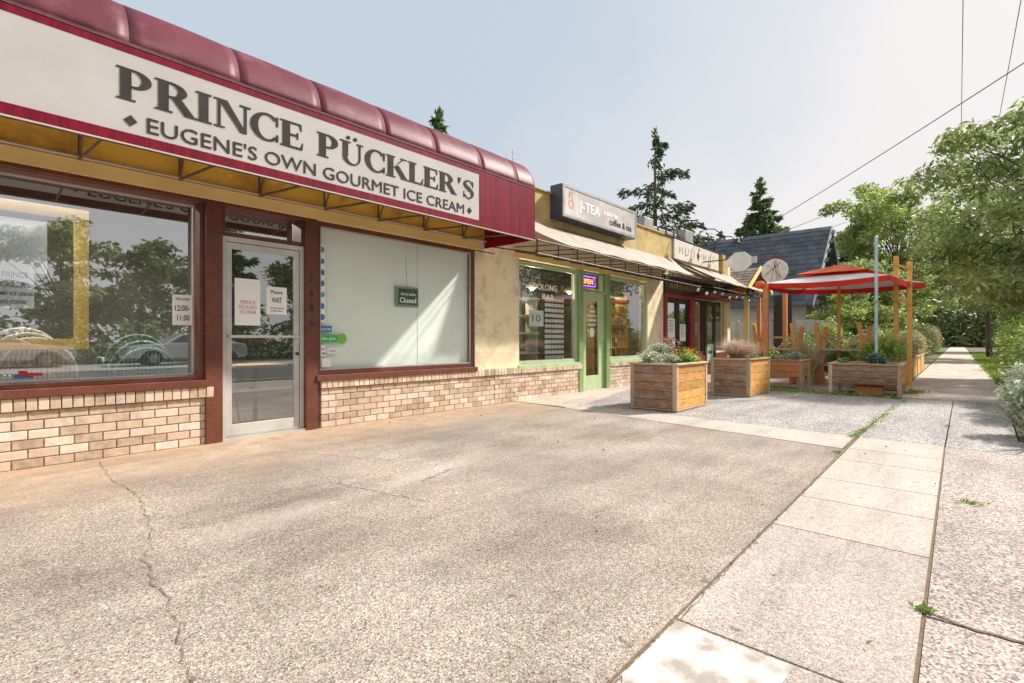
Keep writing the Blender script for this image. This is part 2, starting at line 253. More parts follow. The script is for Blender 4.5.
# ------------------------------------------------------------------ mesh tools
class MB:
    def __init__(s): s.v = []; s.f = []; s.r = []; s.mi = []
    def add(s, vs, fs, r=None, mi=0):
        k = len(s.v); s.v += [tuple(p) for p in vs]; r = random.random() if r is None else r
        for f in fs: s.f.append([i+k for i in f]); s.r.append(r); s.mi.append(mi)
        return s
    def box(s, x0, x1, y0, y1, z0, z1, r=None, mi=0):
        v = [(x, y, z) for z in (z0, z1) for x, y in ((x0, y0), (x1, y0), (x1, y1), (x0, y1))]
        return s.add(v, [(3, 2, 1, 0), (4, 5, 6, 7), (0, 1, 5, 4), (1, 2, 6, 5), (2, 3, 7, 6), (3, 0, 4, 7)], r, mi)
    def bar(s, p, q, w_, h_=None, r=None, mi=0):
        p, q = Vector(p), Vector(q); h_ = h_ or w_; d = (q-p).normalized()
        up = Vector((0, 0, 1)) if abs(d.z) < .95 else Vector((0, 1, 0))
        a = d.cross(up).normalized()*w_/2; b = a.cross(d).normalized()*h_/2
        v = [p-a-b, p+a-b, p+a+b, p-a+b, q-a-b, q+a-b, q+a+b, q-a+b]
        return s.add(v, [(3, 2, 1, 0), (4, 5, 6, 7), (0, 1, 5, 4), (1, 2, 6, 5), (2, 3, 7, 6), (3, 0, 4, 7)], r, mi)
    def tube(s, pts, rad, n=8, closed=False, mi=0, r=None):
        pts = [Vector(p) for p in pts]; m = len(pts); rad = rad if isinstance(rad, (list, tuple)) else [rad]*m
        vs = []; ref = None
        for i, p in enumerate(pts):
            d = (pts[min(i+1, m-1)]-pts[max(i-1, 0)]).normalized() if not closed else (pts[(i+1) % m]-pts[i-1]).normalized()
            if ref is None: ref = Vector((0, 0, 1)) if abs(d.z) < .9 else Vector((1, 0, 0))
            a = d.cross(ref).normalized(); b = a.cross(d).normalized(); ref = b
            for k in range(n):
                t = 2*math.pi*k/n; vs.append(p+(a*math.cos(t)+b*math.sin(t))*rad[i])
        fs = [[i*n+k, i*n+(k+1) % n, (i+1)*n+(k+1) % n, (i+1)*n+k] for i in range(m-1) for k in range(n)]
        if closed: fs += [[(m-1)*n+k, (m-1)*n+(k+1) % n, (k+1) % n, k] for k in range(n)]
        else: fs += [list(range(n))[::-1], [(m-1)*n+k for k in range(n)]]
        return s.add(vs, fs, r, mi)
    def lathe(s, c, prof, n=16, mi=0):
        vs = [(c[0]+r*math.cos(2*math.pi*k/n), c[1]+r*math.sin(2*math.pi*k/n), c[2]+z) for r, z in prof for k in range(n)]
        fs = [[i*n+k, i*n+(k+1) % n, (i+1)*n+(k+1) % n, (i+1)*n+k] for i in range(len(prof)-1) for k in range(n)]
        fs += [list(range(n))[::-1], [(len(prof)-1)*n+k for k in range(n)]]
        return s.add(vs, fs, None, mi)
    def prism(s, poly, axis, a, b, r=None, mi=0):
        """poly in the two remaining axes (x,y,z order), extruded from a to b along axis"""
        def P(u, v, t): return {'x': (t, u, v), 'y': (u, t, v), 'z': (u, v, t)}[axis]
        n = len(poly); vs = [P(u, v, a) for u, v in poly]+[P(u, v, b) for u, v in poly]
        fs = [list(range(n))[::-1], list(range(n, 2*n))]+[[i, (i+1) % n, (i+1) % n+n, i+n] for i in range(n)]
        return s.add(vs, fs, r, mi)
    def build(s, name, mat, parent=None, smooth=False, bevel=0, thick=0):
        me = bpy.data.meshes.new(name); off = Vector((0, 0, 0)); rot = 0
        root = parent
        while root is not None and root.parent: root = root.parent
        v = s.v
        if root is not None and root.type == 'EMPTY':
            off = Vector(root.location); v = [(p[0]-off.x, p[1]-off.y, p[2]-off.z) for p in v]
        me.from_pydata(v, [], s.f)
        a = me.attributes.new('rnd', 'FLOAT', 'FACE'); a.data.foreach_set('value', s.r)
        for m in (mat if isinstance(mat, (list, tuple)) else [mat]): me.materials.append(m)
        me.polygons.foreach_set('material_index', s.mi)
        if smooth: me.polygons.foreach_set('use_smooth', [True]*len(me.polygons))
        import bmesh
        bm = bmesh.new(); bm.from_mesh(me); bmesh.ops.recalc_face_normals(bm, faces=bm.faces) if len(me.polygons) < 20000 else None
        bm.to_mesh(me); bm.free()
        o = bpy.data.objects.new(name, me); COL.objects.link(o); o.parent = parent
        if bevel:
            q = o.modifiers.new('bevel', 'BEVEL'); q.width = bevel; q.segments = 2; q.limit_method = 'ANGLE'
        if thick:
            q = o.modifiers.new('solid', 'SOLIDIFY'); q.thickness = thick
        if smooth:
            pass
        return o
def tag(o, label=None, cat=None, group=None, kind=None):
    if label: o['label'] = label
    if cat: o['category'] = cat
    if group: o['group'] = group
    if kind: o['kind'] = kind
    return o
def thing(name, label, cat, loc=(0, 0, 0), group=None):
    o = bpy.data.objects.new(name, None); COL.objects.link(o); o.location = loc; o.empty_display_size = .2
    return tag(o, label, cat, group)
def dup(root, loc=None, rz=None, label=None, group=None):
    c = root.copy(); COL.objects.link(c)
    if loc is not None: c.location = loc
    if rz is not None: c.rotation_euler = (0, 0, rz)
    if label: c['label'] = label
    if group: c['group'] = group
    def rec(a, b):
        for ch in [o for o in COL.objects if o.parent == a]:
            d = ch.copy(); COL.objects.link(d); d.parent = b; rec(ch, d)
    rec(root, c); return c
def sheet(name, poly, z, mat, thick=.05):
    m = MB(); m.prism(poly, 'z', z-thick, z); return tag(m.build(name, mat), kind='structure')
def text(body, size, mat, name, parent, mtx, ext=.002, sx=1, bold=0, align='LEFT', track=1.0):
    """flat lettering: mtx places the local XY text plane"""
    cu = bpy.data.curves.new(name, 'FONT'); cu.body = body; cu.size = size; cu.extrude = ext; cu.offset = bold
    cu.align_x = align; cu.space_character = track; cu.resolution_u = 3
    t = bpy.data.objects.new(name, cu); COL.objects.link(t)
    dg = bpy.context.evaluated_depsgraph_get(); me = bpy.data.meshes.new_from_object(t.evaluated_get(dg))
    bpy.data.objects.remove(t); me.transform(Matrix.Diagonal((sx, 1, 1, 1))); me.transform(mtx)
    root = parent
    while root is not None and root.parent: root = root.parent
    if root is not None and root.type == 'EMPTY': me.transform(Matrix.Translation(-Vector(root.location)))
    me.materials.clear(); me.materials.append(mat); me.name = name
    o = bpy.data.objects.new(name, me); COL.objects.link(o); o.parent = parent; return o
def face_street(x, y, z): # text readable from the street (-Y side): local x -> +X, local y -> +Z
    return Matrix.Translation((x, y, z)) @ Matrix.Rotation(R(90), 4, 'X')
def leaves(name, pts, mat, size, parent=None, aspect=2.2, droop=0., rnd=None, smooth=False, dirs=None):
    """leaf-shaped folded faces at pts (Nx3)"""
    n = len(pts); pts = np.asarray(pts)
    if dirs is None:
        d = RNG.normal(size=(n, 3)); d[:, 2] = d[:, 2]*.6-droop
    else: d = np.asarray(dirs)+RNG.normal(size=(n, 3))*.25
    d /= np.linalg.norm(d, axis=1)[:, None]
    u = RNG.normal(size=(n, 3)); u[:, 2] += .8; u -= d*(u*d).sum(1)[:, None]; u /= np.linalg.norm(u, axis=1)[:, None]
    s_ = np.cross(d, u); L_ = size*RNG.uniform(.6, 1.3, n)[:, None]; W = L_/aspect
    v = np.empty((n, 4, 3)); v[:, 0] = pts; v[:, 1] = pts+d*L_*.45+s_*W*.5+u*W*.12; v[:, 2] = pts+d*L_; v[:, 3] = pts+d*L_*.45-s_*W*.5+u*W*.12
    me = bpy.data.meshes.new(name)
    root = parent
    if root is not None and root.type == 'EMPTY': v -= np.array(root.location)
    me.vertices.add(4*n); me.vertices.foreach_set('co', v.ravel())
    me.loops.add(4*n); me.loops.foreach_set('vertex_index', np.arange(4*n, dtype=np.int32))
    me.polygons.add(n); me.polygons.foreach_set('loop_start', np.arange(0, 4*n, 4, dtype=np.int32))
    me.update(calc_edges=True)
    a = me.attributes.new('rnd', 'FLOAT', 'FACE')
    a.data.foreach_set('value', np.clip(RNG.random(n)*.7+(.3*RNG.random(n) if rnd is None else rnd*.3), 0, 1).astype(np.float32))
    me.materials.append(mat); o = bpy.data.objects.new(name, me); COL.objects.link(o); o.parent = parent
    return o

# ------------------------------------------------------------------ ground, pavements, road
tag(MB().box(-400, 600, -400, 400, -1, -.03).build('ground', M['lawn']), kind='structure')
sheet('forecourt', [(-14, .853), (6.14, .87), (6.79, 4.87), (6.9, 6.2), (-14, 6.2)], 0, M['apron'])
sheet('forecourt_entrance', [(6.9, 4.95), (7.25, 4.85), (12.3, 6.2), (6.91, 6.2)], .004, M['path'])
sheet('concrete_band', [(6.16, .90), (7.02, .90), (7.30, 4.5), (7.28, 4.9), (6.8, 4.9)], .004, M['smooth'])
sheet('side_yard', [(7.0, .91), (12.0, .80), (12.2, 6.3), (7.2, 6.3)], -.004, M['grey'])
sheet('terrace', [(12.0, 1.0), (40, 1.0), (40, 14), (18.6, 14), (18.6, 6.3), (12.2, 6.3)], -.008, M['yard'])
J = [-6, -3.9, -1.4, 1.95, 3.365, 4.1, 4.745, 5.6, 6.22, 7.02]
for i in range(len(J)-1):
    sheet('sidewalk', [(J[i]+.006, .112), (J[i+1]-.006, .112), (J[i+1]-.006, .849), (J[i]+.006, .849)], .003, M['slab' if i < 4 else 'smooth'])
sheet('pavement_joint', [(-14, .06), (7.02, .06), (7.02, .9), (-14, .9)], -.006, M['crack'])
sheet('sidewalk', [(7.03, .11), (12.4, .07), (12.4, .80), (7.03, .86)], .002, M['grey'])
y = 12.45
while y < 190:
    st_ = 1.47 if y < 34 else 12.0
    sheet('path', [(y, -.75), (y+st_-.02, -.75), (y+st_-.02, .93), (y, .93)], .003, M['path']); y += st_
sheet('path_bed', [(12.0, -.74), (190, -.74), (190, .95), (12.0, .95)], -.012, M['crack'])
sheet('roadside_slab', [(-14, -1.9), (2.66, -1.9), (2.64, .097), (-14, .097)], 0, M['slab2'])
sheet('roadside_slab', [(2.68, -1.9), (6.9, -1.9), (6.98, .097), (2.665, .097)], 0, M['slab2'])
sheet('roadside_slab', [(6.93, -1.9), (7.9, -.5), (12.4, -.62), (12.4, .058), (7.0, .097)], -.002, M['grey'])
sheet('planting_strip', [(7.0, -2.7), (190, -2.7), (190, -.76), (12.4, -.64), (7.9, -.52), (6.95, -1.92)], -.006, M['soil'])
sheet('kerb', [(-60, -2.85), (90, -2.85), (90, -2.7), (-60, -2.7)], .0, M['smooth'], .2)
sheet('road', [(-60, -11), (90, -11), (90, -2.85), (-60, -2.85)], -.025, M['asphalt'], .2)
sheet('far_pavement', [(-60, -19), (90, -19), (90, -11), (-60, -11)], -.0, M['grey'], .2)
sheet('mortar_patch', [(1.3, .48), (1.93, .42), (1.93, .842), (1.5, .842), (1.25, .7)], .006, M['patch'])
def crack(pts, w_, name='pavement_crack'):
    P = []
    for a, b in zip(pts[:-1], pts[1:]):
        n = max(2, int(math.dist(a, b)/.035))
        for k in range(n): P.append([a[0]+(b[0]-a[0])*k/n+random.gauss(0, .008), a[1]+(b[1]-a[1])*k/n+random.gauss(0, .008)])
    P.append(list(pts[-1])); m = MB(); vs = []
    for i, p in enumerate(P):
        q = P[min(i+1, len(P)-1)]; o_ = P[max(i-1, 0)]; dx, dy = q[0]-o_[0], q[1]-o_[1]; d = math.hypot(dx, dy) or 1
        ww = w_*random.uniform(.2, 1.1)/2; vs += [(p[0]-dy/d*ww, p[1]+dx/d*ww, .0045), (p[0]+dy/d*ww, p[1]-dx/d*ww, .0045)]
    m.add(vs, [[2*i, 2*i+1, 2*i+3, 2*i+2] for i in range(len(P)-1)]); return tag(m.build(name, M['crack']), kind='structure')
crack([(.91, 5.95), (.86, 5.06), (.89, 4.67), (.89, 4.31), (.82, 3.79), (.75, 3.4), (.66, 3.12), (.63, 2.83), (.63, 2.56), (.6, 2.31), (.55, 2.07), (.52, 1.5)], .0065)
crack([(2.69, .1), (2.655, -.05), (2.66, -.2), (2.62, -.6), (2.7, -1.4)], .02)
crack([(4.5, .06), (4.62, -.2), (4.55, -.9)], .006)
crack([(7.0, .9), (5.2, .87), (3.4, .85), (1.9, .84), (.3, .83)], .008, 'pavement_crack')
for a_, b_, n_ in (((2.02, 3.75), (2.22, 2.75), 300), ((2.5, 3.2), (2.95, 3.32), 200), ((2.2, 5.2), (2.9, 3.7), 260)):
    m = MB()
    for k in range(n_):
        t = random.random(); q = random.gauss(0, .012); x = a_[0]+(b_[0]-a_[0])*t+q; y = a_[1]+(b_[1]-a_[1])*t+random.gauss(0, .012); e = random.uniform(.002, .007)
        m.add([(x-e, y-e*.7, .0042), (x+e*.8, y-e, .0042), (x+e, y+e*.9, .0042), (x-e*.6, y+e, .0042)], [(0, 1, 2, 3)])
    tag(m.build('worn_line', M['patch']), kind='structure')
# ------------------------------------------------------------------ bricks
def brick_wall(name, x0, x1, parent, yf=6.1, ends=True):
    m = MB(); m.box(x0+.008, x1-.008, yf+.012, yf+.1, -.05, .612, mi=1)
    h_ = .507/6
    for r_ in range(6):
        x = x0-(.1035 if r_ % 2 else 0)
        while x < x1-.01:
            a, b = max(x, x0), min(x+.197, x1)
            if b-a > .02: m.box(a, b, yf+random.uniform(-.002, .002), yf+.098, r_*h_+.004, (r_+1)*h_-.006)
            x += .207
    x = x0-.012
    while x < x1:
        b = min(x+.07, x1+.012); m.box(x, b, yf-.03+random.uniform(-.002, .002), yf+.16, .51, .621+random.uniform(-.002, .002)); x += .078
    return m.build(name, [M['brick'], M['mortar']], parent, bevel=.004)
def window(name, x0, x1, z0, z1, fm, parent, yf=6.14, fw=.06, gm=None, inner=None, sill=None, rec=0):
    f = MB().box(x0, x0+fw, yf, yf+.1+rec, z0, z1).box(x1-fw, x1, yf, yf+.1+rec, z0, z1).box(x0+fw, x1-fw, yf+.002, yf+.098+rec, z1-fw, z1).box(x0+fw, x1-fw, yf+.002, yf+.098+rec, z0, z0+fw)
    o = f.build(name, fm, parent, bevel=.004)
    yf += rec
    if inner:
        a = .016; g = MB().box(x0+fw, x0+fw+a, yf+.02, yf+.05, z0+fw, z1-fw).box(x1-fw-a, x1-fw, yf+.02, yf+.05, z0+fw, z1-fw)
        g.box(x0+fw+a, x1-fw-a, yf+.022, yf+.05, z1-fw-a, z1-fw).box(x0+fw+a, x1-fw-a, yf+.022, yf+.05, z0+fw, z0+fw+a).build('glazing_bead', inner, o)
    MB().box(x0+fw, x1-fw, yf+.052, yf+.058, z0+fw, z1-fw).build('pane', gm or M['glass'], o)
    if sill: MB().box(x0-.02, x1+.02, yf-.07-rec, yf+.1, z0-.077, z0-.001).build('sill', sill, o, bevel=.004)
    return o
# ---- ice cream shop
A = thing('shop_building', 'cream and brick ice cream shop with brown window frames, nearest the camera at left', 'shop', (2, 6.1, 0))
brick_wall('knee_wall', -4, 1.91, A); brick_wall('knee_wall', 3.16, 6.38, A)
u = MB().box(5.9, 6.38, 6.1, 6.35, .622, 2.64).box(-4, 6.38, 6.1, 6.35, 2.662, 2.82).build('wall', M['cream'], A)
MB().box(-4, 6.38, 6.098, 6.35, 2.822, 4.05).build('upper_wall', M['glow_ochre'], A)
MB().box(-4, 6.0, 6.06, 6.097, 2.66, 2.80).build('header_board', M['yellow'], A, bevel=.005)
MB().tube([(-4, 6.04, 2.815), (6.2, 6.04, 2.815)], .014).build('conduit', M['pipe'], A)
MB().box(1.83, 2.0, 6.07, 6.3, .0, 2.66).build('post', M['brown'], A, bevel=.006)
pr = MB().box(2.945, 3.10, 6.07, 6.3, .0, 2.66).build('post', M['brown'], A, bevel=.006)
MB().box(-4, 3.1, 6.075, 6.118, 2.622, 2.658).build('head_trim', M['brown'], A, bevel=.004)
for k, ch in enumerate('1605'):
    text(ch, .125, M['black'], 'house_number', pr, face_street(2.99, 6.068, 1.86-.185*k), .003, .8, .002)
window('window', -4, 1.83, .70, 2.66, M['brown'], A, inner=M['alu'], sill=M['brown'], yf=6.12, fw=.045, rec=.15)
window('window', 3.1, 5.9, .68, 2.66, M['brown'], A, inner=M['alu'], sill=M['brown'], gm=M['glassw'], yf=6.12)
window('transom_window', 2.0, 2.945, 2.31, 2.66, M['brown'], A, yf=6.12, fw=.04, rec=.15)
d = MB().box(2.0, 2.05, 6.12, 6.2, .03, 2.30).box(2.895, 2.944, 6.12, 6.2, .03, 2.30).box(2.05, 2.895, 6.122, 6.2, 2.245, 2.30).build('door_frame', M['alu'], A, bevel=.003)
d = MB().box(2.056, 2.115, 6.14, 6.185, .05, 2.235).box(2.83, 2.889, 6.14, 6.185, .05, 2.235).box(2.115, 2.83, 6.142, 6.183, 2.165, 2.235).box(2.115, 2.83, 6.142, 6.183, .05, .17).build('door', M['alu'], A, bevel=.003)
MB().box(2.115, 2.83, 6.16, 6.166, .17, 2.165).build('pane', M['glassd'], d)
MB().box(2.07, 2.88, 6.10, 6.135, 1.155, 1.185).build('push_bar', M['alu'], d, bevel=.004)
MB().tube([(2.86, 6.139, .96), (2.86, 6.12, .96)], .02, 12).build('lock', M['blackm'], d)
MB().box(2.0, 2.945, 6.08, 6.3, -.01, .028).build('threshold', M['alu'], A)
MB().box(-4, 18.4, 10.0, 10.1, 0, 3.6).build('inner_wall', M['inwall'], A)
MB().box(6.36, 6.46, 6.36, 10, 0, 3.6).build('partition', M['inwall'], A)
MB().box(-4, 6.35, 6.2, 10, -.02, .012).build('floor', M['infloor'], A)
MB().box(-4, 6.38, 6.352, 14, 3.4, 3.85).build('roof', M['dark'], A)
MB().box(-4.2, -4, 6.1, 14, 0, 4.05).build('side_wall', M['cream'], A)
MB().box(3.0, 5.99, 6.225, 6.235, .66, 2.66).build('blind', M['blind'], A)
MB().box(4.78, 4.783, 6.2225, 6.2245, .74, 2.6).build('blind_seam', M['ink'], A)
# ---- awning over the ice cream shop
YV = 4.97; XE = 6.114
AW = thing('awning', 'maroon barrel awning with red front band over the ice cream shop', 'awning', (2, 6.0, 2.7))
MB().box(-4, .2-.35, YV, YV+.012, 2.795, 3.46).box(-4, XE, YV, YV+.012, 2.70, 2.793).box(-4, XE, YV, YV+.012, 3.432, 3.50).box(4.885, XE, YV, YV+.012, 2.793, 3.432).build('front_band', M['red'], AW)
MB().box(-.15, 4.884, YV+.002, YV+.009, 2.7935, 3.4315).build('sign_panel', M['white'], AW)
MB().box(-.2, XE+.004, YV-.006, YV-.001, 2.695, 2.707).box(-.2, XE+.004, YV-.006, YV-.001, 3.497, 3.503).build('edge_piping', M['white'], AW)
MB().box(-4, XE, YV-.01, YV+.01, 3.504, 3.516).build('seam_strip', M['maroon'], AW)
ribs = [-3.87+.8*k-.05 for k in range(12)] + [5.73, XE]
ribs = [-3.9, -3.05, -2.25, -1.45, -.65, .15, .95, 1.78, 2.57, 3.37, 4.12, 4.95, 5.74-.04, XE]
m = MB(); K = 12
for a, b in zip(ribs[:-1], ribs[1:]):
    U = 9; vs = []
    for i in range(U+1):
        t = i/U; bu = 1+.013*math.sin(math.pi*t)**.8*(1 if b-a > .6 else .5)
        for k in range(K+1):
            ph = math.pi/2*k/K; s_ = 1+(bu-1)*math.sin(ph)**.6 if k else 1
            vs.append((a+(b-a)*t, YV+.68-.68*math.cos(ph)*s_ if k else YV, 3.50+.56*math.sin(ph)*s_))
        vs.append((a+(b-a)*t, 6.09, 3.50+.56*bu))
    q = K+2; m.add(vs, [[i*q+k, i*q+k+1, (i+1)*q+k+1, (i+1)*q+k] for i in range(U) for k in range(q-1)])
m.build('barrel_top', M['maroon'], AW, smooth=True, thick=.006)
m = MB(); pr_ = [(YV, 2.70), (YV, 3.50)]+[(YV+.68-.68*math.cos(math.pi/2*k/K), 3.50+.56*math.sin(math.pi/2*k/K)) for k in range(1, K+1)]+[(6.09, 4.06), (6.09, 2.70)]
m.prism(pr_, 'x', XE-.008, XE-.002); m.build('end_panel', M['red'], AW)
for x in [-3.2+.797*k for k in range(12)]:
    f = MB().tube([(x, 6.05, 2.80), (x, YV+.03, 2.705)], .013, 6).tube([(x, 6.05, 2.80), (x, 6.05, 3.9)], .013, 6).tube([(x, 6.05, 2.80), (x, 5.45, 3.7)], .012, 6).build('bracket', M['steel'], AW)
MB().tube([(-4, YV+.03, 2.705), (XE-.02, YV+.03, 2.705)], .014, 6).build('front_rail', M['steel'], AW)
# serif lettering, built letter by letter
def serif_word(mb, word, x0, z0, h, x1, yb, yfr):
    """letters as solids through the panel (yb back, yfr front)"""
    cnt = [0]
    def solid(poly):
        cnt[0] += 1; e = .00025*(cnt[0] % 9); mb.prism([(X0+px_*sc, z0+pz*h) for px_, pz in poly], 'y', yfr-e, yb+e)
    def rc(a, b, c_, d_): solid([(a, c_), (b, c_), (b, d_), (a, d_)])
    def arc(cx, cy, ro, so, ri, si, a0, a1, dx=0, n=14):
        for i in range(n):
            t0, t1 = R(a0+(a1-a0)*i/n), R(a0+(a1-a0)*(i+1)/n)
            solid([(cx+ro*math.cos(t0), cy+so*math.sin(t0)), (cx+ro*math.cos(t1), cy+so*math.sin(t1)), (cx+dx+ri*math.cos(t1), cy+si*math.sin(t1)), (cx+dx+ri*math.cos(t0), cy+si*math.sin(t0))])
    def stroke(P, W):
        n = 6; Q = []
        for i in range(len(P)-1):
            p0, p1, p2, p3 = P[max(i-1, 0)], P[i], P[i+1], P[min(i+2, len(P)-1)]
            for k in range(n):
                t = k/n; Q.append((*[.5*((2*p1[j])+(-p0[j]+p2[j])*t+(2*p0[j]-5*p1[j]+4*p2[j]-p3[j])*t*t+(-p0[j]+3*p1[j]-3*p2[j]+p3[j])*t**3) for j in (0, 1)], W[i]+(W[i+1]-W[i])*t))
        Q.append((*P[-1], W[-1])); E_ = []
        for i, q in enumerate(Q):
            a_, b_ = Q[max(i-1, 0)], Q[min(i+1, len(Q)-1)]; dx, dy = b_[0]-a_[0], b_[1]-a_[1]; d_ = math.hypot(dx, dy)
            E_.append(((q[0]-dy/d_*q[2]/2, q[1]+dx/d_*q[2]/2), (q[0]+dy/d_*q[2]/2, q[1]-dx/d_*q[2]/2)))
        for i in range(len(E_)-1): solid([E_[i][0], E_[i+1][0], E_[i+1][1], E_[i][1]])
    def ser(a, b, top): rc(a, b, .955 if top else 0, 1 if top else .045)
    wd = {'P': .76, 'R': .9, 'I': .40, 'N': .92, 'C': .84, 'E': .72, 'U': .88, 'K': .92, 'L': .68, "'": .3, 'S': .66}
    w2 = {'U': .88}
    tot = sum(wd[c_]+.045 for c_ in word)-.045; sc = (x1-x0)/tot; X0 = x0
    for c_ in word:
        if c_ in 'PRIEKL': rc(.075, .30, 0, 1); ser(.0, .39, False); ser(0, .38 if c_ in 'IKL' else .2, True)
        if c_ in 'PR':
            arc(.36, .74 if c_ == 'R' else .71, .37, .26 if c_ == 'R' else .29, .16, .20 if c_ == 'R' else .235, 90, -90)
            rc(.29, .37, .94, 1); rc(.29, .37, .48 if c_ == 'R' else .42, .54 if c_ == 'R' else .475)
        if c_ == 'R': solid([(.36, .5), (.58, .53), (.93, 0), (.68, 0)]); ser(.66, .96, False)
        if c_ == 'N':
            rc(.1, .165, 0, 1); ser(0, .28, False); ser(0, .2, True); solid([(.1, 1), (.34, 1), (.87, 0), (.70, 0)]); rc(.80, .865, 0, 1); ser(.68, .98, True)
        if c_ == 'C':
            arc(.47, .5, .46, .52, .27, .455, 42, 318, .02, 22); rc(.76, .82, .62, .98); rc(.76, .82, .04, .3)
        if c_ == 'E':
            rc(.29, .66, .94, 1); rc(.29, .55, .475, .535); rc(.29, .68, 0, .06); solid([(.60, 1), (.66, 1), (.68, .74), (.63, .8)]); solid([(.62, 0), (.70, 0), (.72, .3), (.67, .2)]); rc(.52, .565, .38, .63)
        if c_ == 'L': rc(.29, .66, 0, .06); solid([(.58, 0), (.67, 0), (.70, .34), (.65, .22)])
        if c_ == 'U':
            rc(.1, .29, .34, 1); ser(0, .39, True); rc(.70, .765, .34, 1); ser(.62, .86, True)
            arc(.4325, .34, .3325, .36, .22, .29, 180, 360, .045, 14)
            for q in (.3, .56): arc(q, 1.17, .075, .075, .001, .001, 0, 360, 0, 12)
        if c_ == 'K': solid([(.29, .44), (.36, .5), (.80, 1), (.72, 1)]); ser(.62, .9, True); solid([(.36, .5), (.52, .62), (.94, 0), (.68, 0)]); ser(.64, .97, False)
        if c_ == "'": solid([(.08, 1.0), (.24, 1.0), (.16, .7), (.09, .7)])
        if c_ == 'S':
            stroke([(.56, .8), (.47, .94), (.31, .975), (.14, .87), (.14, .7), (.33, .55), (.52, .4), (.54, .2), (.42, .05), (.26, .02), (.1, .18)], [.05, .05, .06, .12, .17, .21, .17, .12, .07, .05, .05])
            rc(.555, .60, .68, .98); rc(.04, .085, .02, .34)
        X0 += (wd[c_]+.045)*sc
lm = MB(); serif_word(lm, 'PRINCE', .87, 3.055, .255, 2.38, YV+.014, YV-.004)
serif_word(lm, "PUCKLER'S", 2.53, 3.055, .245, 4.79, YV+.014, YV-.004)
for x in (.96, 4.70): lm.prism([(x-.045, 2.895), (x, 2.85), (x+.045, 2.895), (x, 2.94)], 'y', YV-.004, YV+.014)
lm.build('lettering', M['ink'], AW)
def fit_text(body, x0, x1, z, size, mat, name, parent, yf, ext=.002, bold=0):
    o = text(body, size, mat, name, parent, Matrix.Identity(4), ext, 1, bold)
    xs = [v.co.x for v in o.data.vertices]; off = Vector(parent.location) if parent and parent.type == 'EMPTY' else Vector((0, 0, 0))
    r0 = parent
    while r0 is not None and r0.parent: r0 = r0.parent
    off = Vector(r0.location) if r0 is not None and r0.type == 'EMPTY' else Vector((0, 0, 0))
    a, b = min(xs)+off.x, max(xs)+off.x
    o.data.transform(Matrix.Translation(off)); o.data.transform(Matrix.Translation((-a, 0, 0))); o.data.transform(Matrix.Diagonal(((x1-x0)/(b-a), 1, 1, 1)))
    o.data.transform(face_street(x0, yf, z)); o.data.transform(Matrix.Translation(-off)); return o
fit_text("EUGENE'S OWN GOURMET ICE CREAM", 1.07, 4.60, 2.832, .18, M['ink'], 'lettering', AW, YV+.005, .009, 0)

# ---- tea shop
B = thing('shop_building', 'cream tea shop with pale green window frames and green door', 'shop', (9.5, 6.1, 0))
brick_wall('knee_wall', 6.385, 9.10, B); brick_wall('knee_wall', 10.28, 13.02, B)
MB().box(6.385, 7.03, 6.1, 6.35, .622, 2.70).box(12.2, 13.14, 6.101, 6.35, .622, 2.70).box(6.385, 13.14, 6.1, 6.35, 2.702, 3.42).build('wall', M['cream'], B)
MB().box(6.385, 13.14, 6.1, 6.35, 3.424, 4.05).build('parapet', M['parapet'], B)
MB().box(6.385, 13.14, 6.06, 6.38, 4.052, 4.085).build('parapet_cap', M['parapet'], B, bevel=.006)
MB().box(6.9, 12.4, 6.07, 6.097, 2.66, 2.78).build('header_board', M['yellow'], B, bevel=.004)
window('window', 7.03, 9.0, .66, 2.63, M['green'], B, inner=M['alu'], sill=M['green'], gm=M['glasst'])
window('window', 10.28, 12.2, .66, 2.64, M['green'], B, inner=M['alu'], sill=M['green'], gm=M['glasst'])
MB().box(9.0, 9.16, 6.08, 6.3, 0, 2.7).build('post', M['greend'], B, bevel=.005); MB().box(10.12, 10.28, 6.08, 6.3, 0, 2.7).build('post', M['greend'], B, bevel=.005)
window('transom_window', 9.16, 10.12, 2.22, 2.66, M['greend'], B, yf=6.15, fw=.04)
d = MB().box(9.17, 9.36, 6.15, 6.2, .02, 2.2).box(9.88, 10.11, 6.15, 6.2, .02, 2.2).box(9.36, 9.88, 6.152, 6.198, 2.0, 2.2).box(9.36, 9.88, 6.152, 6.198, .02, .33).build('door', M['green'], B, bevel=.004)
MB().box(9.36, 9.88, 6.17, 6.176, .33, 2.0).build('pane', M['glassd'], d)
MB().tube([(9.24, 6.15, .95), (9.24, 6.10, .95)], .03, 10).build('handle', M['alu'], d); MB().tube([(9.24, 6.15, 1.1), (9.24, 6.12, 1.1)], .022, 10).build('deadbolt', M['alu'], d)
MB().box(9.16, 10.12, 6.08, 6.3, -.01, .018).build('threshold', M['path'], B)
MB().box(6.47, 13.1, 6.2, 10, -.02, .012).build('floor', M['infloor'], B)
MB().box(13.1, 13.2, 6.36, 10, 0, 3.6).build('partition', M['inwall'], B)
MB().box(6.385, 13.14, 6.352, 14, 3.4, 3.9).build('roof', M['dark'], B)
zt = [1.86, 1.75, 1.65, 1.55, 1.45]
for i, (t_, z) in enumerate(zip(['TEA', 'COFFEE', 'BUBBLE TEA', 'OOLONG BAR', 'SNACKS'], zt)):
    wdt = [.14, .26, .36, .38, .32][i]; fit_text(t_, 9.62-wdt/2, 9.62+wdt/2, z, .075, M['paper'], 'door_lettering', d, 6.165, .001, .001)
MB().prism([(9.62+.09*math.cos(2*math.pi*k/20), 1.3+.11*math.sin(2*math.pi*k/20)) for k in range(20)], 'y', 6.163, 6.167).build('oval_decal', M['paper'], d)
